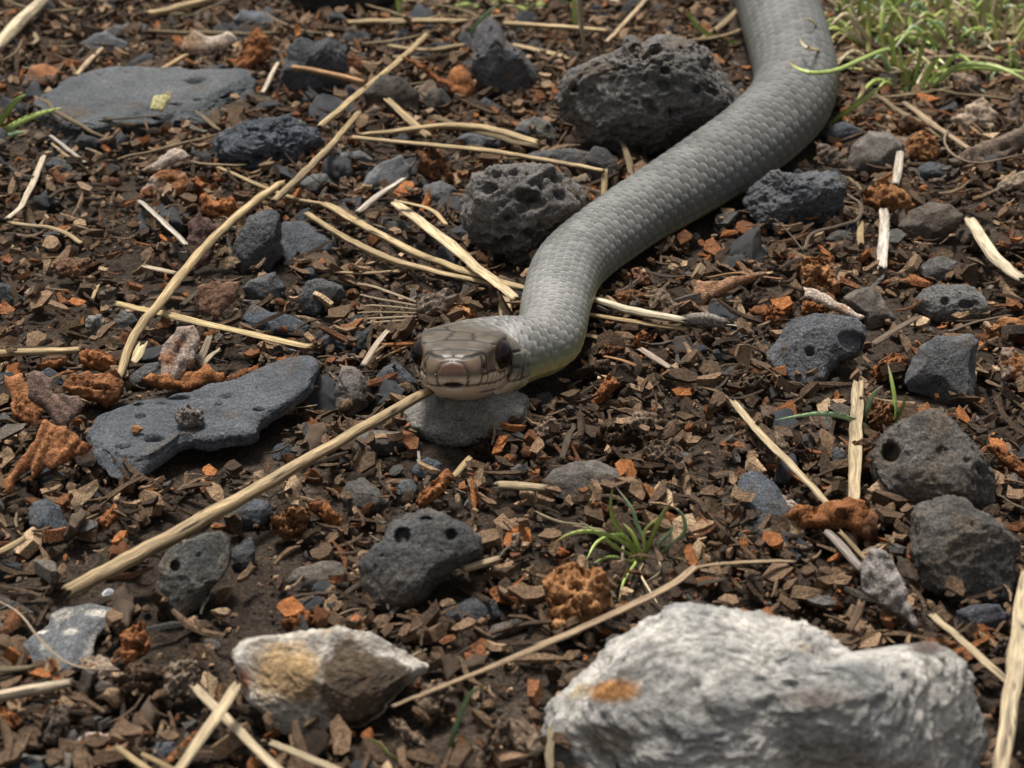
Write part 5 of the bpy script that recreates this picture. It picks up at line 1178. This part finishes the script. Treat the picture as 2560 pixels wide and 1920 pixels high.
# ------------------------------------------------------------------ grass
def blade_mesh(name, P, wid, tipc=None, cc=None, seed=0):
    rg = np.random.default_rng(seed)
    P = crspline(P, 14)
    n = len(P)
    T_ = np.gradient(P, axis=0)
    T_ /= np.linalg.norm(T_, axis=1)[:, None] + 1e-12
    ref = FW * -1
    S = np.cross(T_, ref)
    S /= np.linalg.norm(S, axis=1)[:, None] + 1e-9
    N = np.cross(S, T_)
    u = np.linspace(0, 1, n)
    w = wid / 2 * (.75 + .25 * np.minimum(u / .2, 1)) * (1 - np.clip((u - .45) / .55, 0, 1) ** 2.2 * .93)
    V = np.concatenate([P + S * w[:, None] + N * (w * .35)[:, None], P - N * (w * .25)[:, None], P - S * w[:, None] + N * (w * .35)[:, None], P - N * (w * .55)[:, None]])
    i = np.arange(n - 1)
    q = np.concatenate([np.stack([i + a * n, i + 1 + a * n, i + 1 + b * n, i + b * n], 1) for a, b in ((0, 1), (1, 2), (2, 3), (3, 0))])
    g0, g1 = cc if cc else ((.25, .35, .07), (.46, .58, .18))
    c = lerp(g0, g1, np.clip(u * 1.2 + rg.uniform(-.2, .3), 0, 1))
    c = lerp(c, (.42, .36, .16), sstep(.12, 0, u) * .6)
    if tipc is not None:
        c = lerp(c, tipc, sstep(.78, .97, u))
    c = np.tile(c, (4, 1))
    return mesh(name, V, q, col=c, mat=M_GRASS)
def tuft(label, base_px, blades, group=None, cat='grass', name='grass_tuft', near=.0012, zs=None):
    b0 = onz(base_px[0], base_px[1], .0)
    b0[2] = 0
    root = bpy.data.objects.new(name, None)
    COL.objects.link(root)
    root.location = b0
    root.empty_display_size = .005
    tag(root, label, cat, group)
    D0 = depth(b0)
    if D0 < .38:
        FOOT.append((b0[0], b0[1], .006, .004))
    for k, (pts, wpx, kind) in enumerate(blades):
        P = []
        for j, p in enumerate(pts):
            q = atdepth(p[0], p[1], D0 - near * j + .0007 * ((k * 7) % 5 - 2) * j)
            if q[2] < .0012:
                q = onz(p[0], p[1], .0015 if j else .0003)
            if zs:
                q = onz(p[0], p[1], zs[j])
            P.append(q - b0)
        P = np.array(P)
        wid = wpx * (.72 if D0 < .38 else 1.0) * D0 / F
        cc = {'g': None, 'b': ((.18, .31, .14), (.36, .52, .29)), 'y': ((.34, .35, .09), (.55, .54, .2)), 'd': ((.38, .30, .17), (.58, .49, .31)), 'p': ((.35, .22, .2), (.42, .3, .27))}[kind[0]]
        tc = {'': None, 'r': (.34, .16, .08), 'w': (.6, .5, .42), 'o': (.4, .3, .1)}[kind[1:]]
        me = blade_mesh('blade', P, wid, tc, cc, k + 500 + int(base_px[0]))
        link('blade', me, root)
    return root
tuft('small green grass tuft with curved blades before the smooth domed stone', px('H', 1890, 400)[0], [
    (px('H', 1880, 395, 1800, 300, 1690, 240, 1560, 215, 1440, 235, 1350, 292), 15, 'gr'),
    (px('H', 1890, 385, 1750, 325, 1640, 240, 1500, 145), 15, 'gw'), (px('H', 1895, 375, 1830, 230, 1760, 170, 1700, 100), 16, 'gr'),
    (px('H', 1900, 370, 1745, 200, 1700, 80, 1712, -60), 15, 'g'), (px('H', 1920, 300, 1860, 170, 1830, 80, 1730, -60), 15, 'bw'),
    (px('H', 1895, 395, 1940, 280, 2000, 140, 2085, 15), 18, 'gr'), (px('H', 1990, 365, 2080, 290, 2150, 220, 2140, 120, 2080, 65), 16, 'b'),
    (px('H', 1850, 405, 1700, 372, 1590, 412), 13, 'g'), (px('H', 1830, 385, 1850, 410, 1780, 520, 1750, 645), 11, 'gr'),
    (px('H', 1905, 330, 1910, 210, 2000, 125), 12, 'y'), (px('H', 1840, 300, 1750, 235, 1620, 280, 1550, 392), 13, 'g'),
    (px('H', 1778, 280, 1772, 380, 1775, 465), 11, 'p'), (px('H', 1530, 175, 1400, 160, 1290, 120, 1235, 88), 10, 'd'),
    (px('H', 1900, 410, 1880, 470, 1940, 580, 1990, 660), 7, 'd'), (px('H', 1985, 370, 2000, 290, 2060, 220, 2085, 165), 14, 'bw'), (px('H', 1990, 365, 2000, 460, 1920, 520), 7, 'd')])
tuft('three small green sprouts beside the big holed rock, one bent flat', px('F', 1255, 1150)[0], [
    (px('F', 1255, 1150, 1225, 1085, 1100, 1030, 960, 1010, 820, 1025, 680, 1050), 17, 'b'), (px('F', 1240, 1060, 1240, 990, 1270, 900, 1335, 838), 17, 'bw'),
    (px('F', 1400, 1080, 1408, 950, 1390, 820, 1365, 705), 15, 'gw'), (px('F', 1410, 1060, 1455, 970, 1475, 880), 11, 'gr')], cat='grass')
tuft('single broad green blade with a yellow tip', px('H', 715, 1540)[0], [(px('H', 715, 1545, 750, 1420, 800, 1290, 850, 1200, 935, 1160), 19, 'bo'), (px('H', 715, 1540, 770, 1510, 820, 1500), 18, 'y'), (px('H', 620, 1590, 560, 1560, 500, 1515), 14, 'yo'), (px('H', 430, 1630, 350, 1580, 290, 1510, 180, 1470), 13, 'yw')])
tuft('green grass blades reaching in beside the wide slab', px('A', -30, 870)[0], [(px('A', -30, 800, 40, 690, 100, 620, 155, 575), 17, 'g'), (px('A', -30, 840, 60, 780, 200, 710, 380, 655), 16, 'g'), (px('A', -30, 870, 60, 825, 160, 802), 14, 'b')])
tuft('grass blade with a brown tip arching across the snake body', px('C', 1420, 330)[0], [(px('C', 1420, 330, 1360, 300, 1200, 365, 1050, 430, 900, 445, 800, 410, 748, 365), 10, 'gr')], zs=[.0, .011, .019, .0225, .0238, .0236, .023])
tuft('dry brown tendril resting on the snake flank', px('C', 1010, 250)[0], [(px('C', 1010, 250, 980, 300, 900, 300, 850, 275, 822, 220), 8, 'do'), (px('C', 1040, 260, 970, 200, 900, 130, 850, 110), 8, 'd')], zs=[.004, .014, .0212, .0225, .0222])
tuft('green blade beside the snake rear body', px('C', 470, 280)[0], [(px('C', 470, 280, 380, 255, 250, 200, 170, 120, 130, 55), 14, 'g')])
tuft('thin green blade leaning on the pointed rock', px('B', 845, 290)[0], [(px('B', 845, 290, 850, 200, 900, 130, 960, 70, 1020, 20), 10, 'b')])
tuft('lone green blade by the black rock', px('B', 440, 170)[0], [(px('B', 440, 170, 415, 100, 400, 0, 395, -60), 12, 'g')])
tuft('green and dry stems rising behind the large pitted rock', px('B', 1490, 210)[0], [(px('B', 1490, 210, 1480, 100, 1470, -40), 13, 'g'), (px('B', 1510, 220, 1500, 120, 1490, -30), 10, 'd')])
tuft('bare green stem running low beside the snake outer curve', px('C', 1010, 760)[0], [(px('C', 1010, 760, 1100, 690, 1230, 600, 1330, 520), 13, 'g')])
tuft('bent green blades over orange bark in the grass', px('C', 1560, 580)[0], [(px('C', 1560, 580, 1680, 490, 1800, 400, 1960, 395, 2090, 430, 2230, 500), 14, 'g'), (px('C', 1670, 445, 1780, 425, 1900, 410, 2100, 430, 2230, 440), 13, 'g')])
# the far grass: tufts of one kind, each its own blades
gr = np.random.default_rng(5)
spots = [(1110, 120), (1190, 260), (1290, 330), (1330, 140), (1420, 480), (1480, 250), (1520, 560), (1580, 120), (1640, 330), (1730, 210), (1800, 340), (1880, 120), (1960, 260), (2060, 180), (2100, 330), (2180, 90), (2190, 480), (1380, 20), (1500, -60), (1650, -70), (1800, -60), (1950, -60), (2100, -70), (1240, -60), (2250, -20)]
for k, (sx, sy) in enumerate(spots):
    bl = []
    for j in range(int(gr.integers(14, 20))):
        a = gr.uniform(-1.35, 1.35)
        Lh = gr.uniform(200, 500)
        ox, oy = gr.uniform(-60, 60), gr.uniform(-15, 25)
        dx, dy = math.sin(a) * Lh, -abs(math.cos(a)) * Lh * .75
        dr = gr.uniform(0, .55) * Lh * abs(math.sin(a))
        kind = gr.choice(['g', 'g', 'gr', 'b', 'y', 'y', 'go', 'd', 'd', 'd', 'd', 'gw'])
        bl.append((px('C', sx + ox, sy + oy, sx + ox + dx * .3, sy + oy + dy * .45, sx + ox + dx * .65, sy + oy + dy * .85, sx + ox + dx, sy + oy + dy + dr), gr.uniform(8, 14), str(kind)))
    tuft('sparse green and straw-coloured grass tuft beyond the snake', px('C', sx, sy)[0], bl, group='grass tufts beyond the snake')
for k, (sx, sy) in enumerate([(620, 30), (760, 60), (900, 20), (1050, 30), (1180, 60), (1300, 30), (1620, 20), (1750, 10), (330, 10)]):
    bl = []
    for j in range(6):
        a = gr.uniform(-1.4, 1.4)
        Lh = gr.uniform(90, 200)
        ox = gr.uniform(-50, 50)
        bl.append((px('B', sx + ox, sy + 20, sx + ox + math.sin(a) * Lh * .4, sy + 20 - Lh * .25, sx + ox + math.sin(a) * Lh, sy + 10 - Lh * .4 * math.cos(a)), gr.uniform(8, 12), str(gr.choice(['g', 'y', 'd', 'd', 'go']))))
    tuft('low sparse grass tuft among straws behind the pointed rock', px('B', sx, sy + 20)[0], bl, group='low grass tufts behind the rocks')

# ------------------------------------------------------------------ loose litter: small chips, crumbs, gravel and splinters
LR = np.random.default_rng(23)
def free(x, y, pad=.0):
    ok = np.ones(len(x), bool)
    d2 = np.full(len(x), 9.0)
    for p in SNK:
        d2 = np.minimum(d2, np.hypot(x - p[0], y - p[1]) - p[3])
    ok &= d2 > .0008 + pad
    for (cx, cy, rx, ry) in FOOT:
        ok &= ((x - cx) / (rx * .80 + pad + 1e-6)) ** 2 + ((y - cy) / (ry * .80 + pad + 1e-6)) ** 2 > 1
    return ok
def sample(n, pad=0.0, ymax=.62, ymin=.145, near=0.0, wide=1.12):
    out = []
    while len(out) < n:
        y = LR.uniform(ymin, ymax, 4 * n)
        hw = (.0205 + .275 * np.maximum(y, .15)) * wide
        keep = LR.random(len(y)) < hw / hw.max() * (1 if not near else np.minimum(1, (.17 / y) ** near))
        y, hw = y[keep], hw[keep]
        x = LR.uniform(-1, 1, len(y)) * hw
        dens = .70 + .75 * fbm(np.stack([x * 45, y * 45, 0 * x], 1), 3)
        pp = proj(np.stack([x, y, 0 * x], 1))
        bare = np.exp(-((pp[:, 0] - 420) / 430) ** 2 - ((pp[:, 1] - 1420) / 260) ** 2) * .55 + np.exp(-((pp[:, 0] - 300) / 260) ** 2 - ((pp[:, 1] - 880) / 110) ** 2) * .3
        k = (LR.random(len(x)) < dens - bare) & free(x, y, pad)
        out += list(zip(x[k], y[k]))
    return np.array(out[:n])
PALETTE = np.array([(.07, .049, .034), (.11, .078, .055), (.17, .12, .083), (.048, .034, .025), (.25, .185, .13), (.095, .09, .086), (.075, .079, .086), (.25, .105, .04), (.16, .075, .037), (.34, .265, .19)])
PW = np.array([.20, .23, .19, .10, .10, .04, .03, .05, .07, .03])
PW = PW / PW.sum()
PALETTE = PALETTE * (1.1, 1.0, .86)
def crumb_proto(level, seed, sq=(1, .8, .6)):
    V, Fc = ico(level)
    r_ = np.random.default_rng(seed)
    q = V.copy()
    for k in range(6):
        nv = r_.normal(size=3)
        nv /= np.linalg.norm(nv)
        q = q - np.maximum(q @ nv - r_.uniform(.45, .8), 0)[:, None] * nv
    q = q * (1 + .28 * fbm(V * 1.7 + seed, 2))[:, None] * np.array(sq)
    return q, Fc
def chip_proto(seed):
    r_ = np.random.default_rng(seed)
    n = int(r_.integers(5, 8))
    a = np.sort(r_.uniform(0, 2 * math.pi, n))
    a = np.arange(n) / n * 2 * math.pi + r_.uniform(-.35, .35, n)
    rr = r_.uniform(.55, 1.1, n)
    el = r_.uniform(.22, .8)
    B = np.stack([np.cos(a) * rr, np.sin(a) * rr * el], 1)
    t = r_.uniform(.1, .3)
    cup = r_.uniform(-.25, .35)
    zt = cup * (B[:, 0] ** 2) + r_.uniform(-.06, .06, n)
    V = np.concatenate([np.c_[B, zt + t], np.c_[B * r_.uniform(.8, 1.0), zt - t], [[0, 0, t + r_.uniform(-.05, .1)]], [[0, 0, -t]]])
    k = np.arange(n)
    k2 = (k + 1) % n
    tri = np.concatenate([np.stack([k, k2, np.full(n, 2 * n)], 1), np.stack([k2 + n, k + n, np.full(n, 2 * n + 1)], 1), np.stack([k, k + n, k2 + n], 1), np.stack([k, k2 + n, k2], 1)])
    return V, tri
def stick_proto(seed):
    r_ = np.random.default_rng(seed)
    n, m = 4, 4
    V = []
    bend = r_.uniform(-.25, .25, 2)
    for i in range(m):
        u = i / (m - 1) * 2 - 1
        w = (.10 + .05 * r_.random()) * (1 - .5 * abs(u) ** 3)
        for k in range(n):
            a = k / n * 2 * math.pi + .4
            V.append((u, math.cos(a) * w * 1.3 + bend[0] * u * u, math.sin(a) * w * .7 + bend[1] * u * u))
    Fc = []
    for i in range(m - 1):
        for k in range(n):
            a, b = i * n + k, i * n + (k + 1) % n
            Fc += [(a, b, b + n), (a, b + n, a + n)]
    Fc += [(2, 1, 0), (3, 2, 0), ((m - 1) * n, (m - 1) * n + 1, (m - 1) * n + 2), ((m - 1) * n, (m - 1) * n + 2, (m - 1) * n + 3)]
    return np.array(V), np.array(Fc)
def rotm(n, tilt):
    a = LR.uniform(0, 2 * math.pi, n)
    b = LR.normal(0, tilt, n)
    c = LR.normal(0, tilt, n)
    ca, sa, cb, sb, cc, sc_ = np.cos(a), np.sin(a), np.cos(b), np.sin(b), np.cos(c), np.sin(c)
    Z, O = np.zeros(n), np.ones(n)
    Rz = np.stack([ca, -sa, Z, sa, ca, Z, Z, Z, O], 1).reshape(n, 3, 3)
    Rx = np.stack([O, Z, Z, Z, cb, -sb, Z, sb, cb], 1).reshape(n, 3, 3)
    Ry = np.stack([cc, Z, sc_, Z, O, Z, -sc_, Z, cc], 1).reshape(n, 3, 3)
    return Rz @ Rx @ Ry
def heap(name, label, cat, protos, xy, size, zoff, tilt, pal=PALETTE, pw=PW, mat=M_CHIP, smooth=False, cvar=.3):
    Vs_, Fs_, Cs_ = [], [], []
    base = 0
    n = len(xy)
    which = LR.integers(0, len(protos), n)
    for pi, (V, Fc) in enumerate(protos):
        idx = np.where(which == pi)[0]
        if not len(idx):
            continue
        Rm_ = rotm(len(idx), tilt)
        P = np.einsum('nij,vj->nvi', Rm_, V) * size[idx][:, None, None]
        P[:, :, 0] += xy[idx, 0][:, None]
        P[:, :, 1] += xy[idx, 1][:, None]
        P[:, :, 2] += (gz(xy[idx, 0], xy[idx, 1]) + zoff[idx])[:, None]
        c = pal[LR.choice(len(pal), len(idx), p=pw)] * LR.uniform(1 - cvar, 1 + cvar, (len(idx), 1))
        c = c[:, None] * LR.uniform(.85, 1.15, (len(idx), len(V), 1))
        Vs_.append(P.reshape(-1, 3))
        Cs_.append(c.reshape(-1, 3))
        Fs_.append((Fc[None] + (np.arange(len(idx)) * len(V))[:, None, None] + base).reshape(-1, 3))
        base += len(idx) * len(V)
    o = link(name, mesh(name, np.concatenate(Vs_), np.concatenate(Fs_), col=np.concatenate(Cs_), mat=mat, smooth=smooth))
    return tag(o, label, cat, kind='stuff')
tiny = [crumb_proto(1, s) for s in range(10)]
mid = [crumb_proto(2, s + 30, (1, LR.uniform(.55, .95), LR.uniform(.4, .8))) for s in range(12)]
chips = [chip_proto(s) for s in range(24)]
sticks = [stick_proto(s) for s in range(14)]
xy = sample(12500, ymax=.5, near=.8)
heap('soil_crumbs', 'fine dark brown soil and bark crumbs covering the ground', 'mulch', tiny, xy, LR.uniform(.00028, .0008, len(xy)), LR.uniform(0, .0012, len(xy)), 1)
xy = sample(3900, near=.25)
heap('mulch_crumbs', 'coarse brown and grey mulch crumbs covering the soil', 'mulch', mid, xy, .0008 + .0013 * LR.random(len(xy)) ** 1.6, LR.uniform(.0002, .0026, len(xy)), .7)
xy = sample(9400, near=.2)
heap('bark_litter', 'thin broken bark flakes scattered through the mulch', 'mulch', chips, xy, .0012 + .0023 * LR.random(len(xy)) ** 1.6, LR.uniform(.0005, .0036, len(xy)), .5)
xy = sample(6000, near=.2)
heap('fibre_litter', 'fine brown wood fibres and splinters in the mulch', 'mulch', sticks, xy, .0014 + .0034 * LR.random(len(xy)) ** 2, LR.uniform(.0008, .0038, len(xy)), .3)

def ring(n):                                            # the litter runs on outside the picture
    x = LR.normal(0, .26, 6 * n)
    y = LR.uniform(-.05, .95, 6 * n)
    hw = (.0205 + .275 * np.maximum(y, .15)) * 1.1
    k = ((np.abs(x) > hw) | (y < .145) | (y > .6)) & (np.abs(x) < .7)
    k &= free(x, y)
    return np.stack([x[k], y[k]], 1)[:n]
xy = ring(6500)
heap('outer_bark_litter', 'broken bark flakes spread over the soil all around', 'mulch', chips, xy, .0014 + .0028 * LR.random(len(xy)) ** 1.4, LR.uniform(.0003, .003, len(xy)), .45)
xy = ring(3000)
heap('outer_mulch_crumbs', 'coarse mulch crumbs spread over the soil all around', 'mulch', tiny, xy, .0012 + .0022 * LR.random(len(xy)) ** 1.5, LR.uniform(.0002, .002, len(xy)), .7)

def scatter(name, cat, group, label, protos, n, sizes, z, tilt, pad=.0006, near=.3, **kw):
    xmax = kw.pop('xmax', 9)
    xy = sample(n if xmax > 1 else 4 * n, pad=pad, near=near, **kw)
    xy = xy[xy[:, 0] < xmax][:n]
    n = len(xy)
    for i in range(n):
        o = link(name, protos[int(LR.integers(len(protos)))])
        s_ = LR.uniform(*sizes) if LR.random() < .8 else LR.uniform(sizes[0], sizes[1] * 1.25)
        o.location = (float(xy[i, 0]), float(xy[i, 1]), float(gz(xy[i:i + 1, 0], xy[i:i + 1, 1])[0] + z + LR.uniform(-.0004, .0012)))
        o.rotation_euler = (float(LR.normal(0, tilt)), float(LR.normal(0, tilt)), float(LR.uniform(0, 6.28)))
        o.scale = (s_, s_, s_)
        tag(o, label, cat, group)
def poly_rand(seed, el):
    r_ = np.random.default_rng(seed)
    n = int(r_.integers(5, 9))
    a = (np.arange(n) + r_.uniform(-.3, .3, n)) / n * 2 * math.pi
    rr = r_.uniform(.55, 1.1, n)
    return np.stack([np.cos(a) * rr, np.sin(a) * rr * el], 1)
def plates(colf, n, el=(.35, .9), T=(.18, .5), ridge=.3, rough=.4, res=9, s0=100):
    r_ = np.random.default_rng(s0)
    return [plate_mesh('chip', poly_rand(s0 + k, r_.uniform(*el)), r_.uniform(*T), s0 + k, colf, ridge, 0, rough, r_.uniform(-.1, .25), res, .07, M_CHIP) for k in range(n)]
def stones(n, tint, tint2, s0, level=3):
    out = []
    for k in range(n):
        q, Fc = crumb_proto(level + 1, s0 + k, (1, .55 + .4 * ((k * 37) % 10) / 10, .45 + .35 * ((k * 53) % 10) / 10))
        q = q + q * (.06 * fbm(q * 6 + k, 3))[:, None]
        c = lerp(tint, tint2, np.clip(.5 + .9 * fbm(q * 2.4 + k, 3), 0, 1))
        out.append(mesh('gravel', q, Fc, col=c, mat=M_ROCK))
    return out
scatter('bark_chip', 'bark chip', 'brown bark chips in the mulch', 'dark brown bark chip lying in the mulch', plates(BROWN, 14, s0=100), 160, (.0022, .0043), .0015, .35)
scatter('bark_chip', 'bark chip', 'grey-brown bark chips in the mulch', 'grey-brown weathered bark chip lying in the mulch', plates(GREYB, 12, s0=200), 140, (.0022, .0044), .0017, .35)
scatter('rust_bark_crumb', 'bark', 'small rust bark crumbs', 'small rust-orange bark crumb in the mulch', plates(RUST, 10, T=(.4, .8), rough=.6, s0=300), 105, (.0012, .0026), .0013, .4)
scatter('rust_bark_crumb', 'bark', 'small dark rust bark bits', 'small dark rust-brown bark bit in the mulch', plates(RUSTD, 8, T=(.3, .7), rough=.6, s0=340), 90, (.0013, .0028), .0013, .4)
scatter('wood_chip', 'wood chip', 'small pale wood chips', 'small pale tan wood chip lying on the mulch', plates(TANF, 8, el=(.25, .6), T=(.12, .25), s0=400), 60, (.0013, .0027), .0019, .3)
scatter('gravel_stone', 'gravel', 'small blue-grey gravel stones', 'small blue-grey gravel stone in the mulch', stones(10, (.06, .067, .078), (.11, .12, .132), 500), 130, (.0013, .0034), .0008, .5)
scatter('gravel_stone', 'gravel', 'small brown-grey pebbles', 'small smooth brown-grey pebble in the mulch', stones(8, (.085, .072, .06), (.15, .13, .11), 600), 90, (.0012, .0028), .0008, .5)
def stickm(colf0, colf1, n, s0):
    out = []
    for k in range(n):
        r_ = np.random.default_rng(s0 + k)
        u = np.linspace(-1, 1, 9)
        P = np.stack([u, r_.uniform(-.2, .2) * u * u + .02 * r_.normal(size=9), r_.uniform(-.12, .12) * u * u], 1)
        out.append(tube_mesh('splinter', P, (r_.uniform(.12, .3) if s0 < 900 else r_.uniform(.09, .15)), r_.uniform(.3, .7), (colf0, colf1), s0 + k, na=7, taper=(.6, .7), mat=M_CHIP))
    return out
scatter('wood_splinter', 'splinter', 'brown wood splinters in the mulch', 'thin brown wood splinter lying in the mulch', stickm((.09, .068, .05), (.19, .15, .115), 12, 700), 190, (.002, .0048), .0022, .16)
scatter('straw_bit', 'straw', 'short straw bits in the mulch', 'short thin straw-coloured stalk bit on the mulch', stickm((.36, .28, .17), (.52, .43, .29), 10, 800), 75, (.0018, .0046), .0026, .16)
scatter('gravel_stone', 'gravel', 'coarse grey gravel stones', 'coarse grey angular gravel stone in the mulch', stones(8, (.075, .08, .086), (.13, .135, .14), 640), 46, (.003, .0055), .001, .5, near=0, ymin=.3)
scatter('bark_chip', 'bark chip', 'large tan bark chips', 'large tan bark chip lying in the mulch', plates(TANF, 8, s0=260), 50, (.0025, .0052), .002, .35, near=0, ymin=.3)
scatter('dry_stem', 'dry stem', 'dry grass stems around the far rocks', 'long thin dry grass stem lying among the rocks', stickm((.30, .225, .13), (.48, .38, .235), 10, 900), 85, (.008, .019), .004, .10, near=0, ymin=.36)
scatter('gravel_stone', 'gravel', 'half-buried blue-grey stones', 'half-buried angular blue-grey stone between chips and straw', stones(10, (.062, .068, .078), (.12, .127, .138), 670), 62, (.0032, .0062), .0006, .4, near=0, ymin=.25, ymax=.5, xmax=.01)
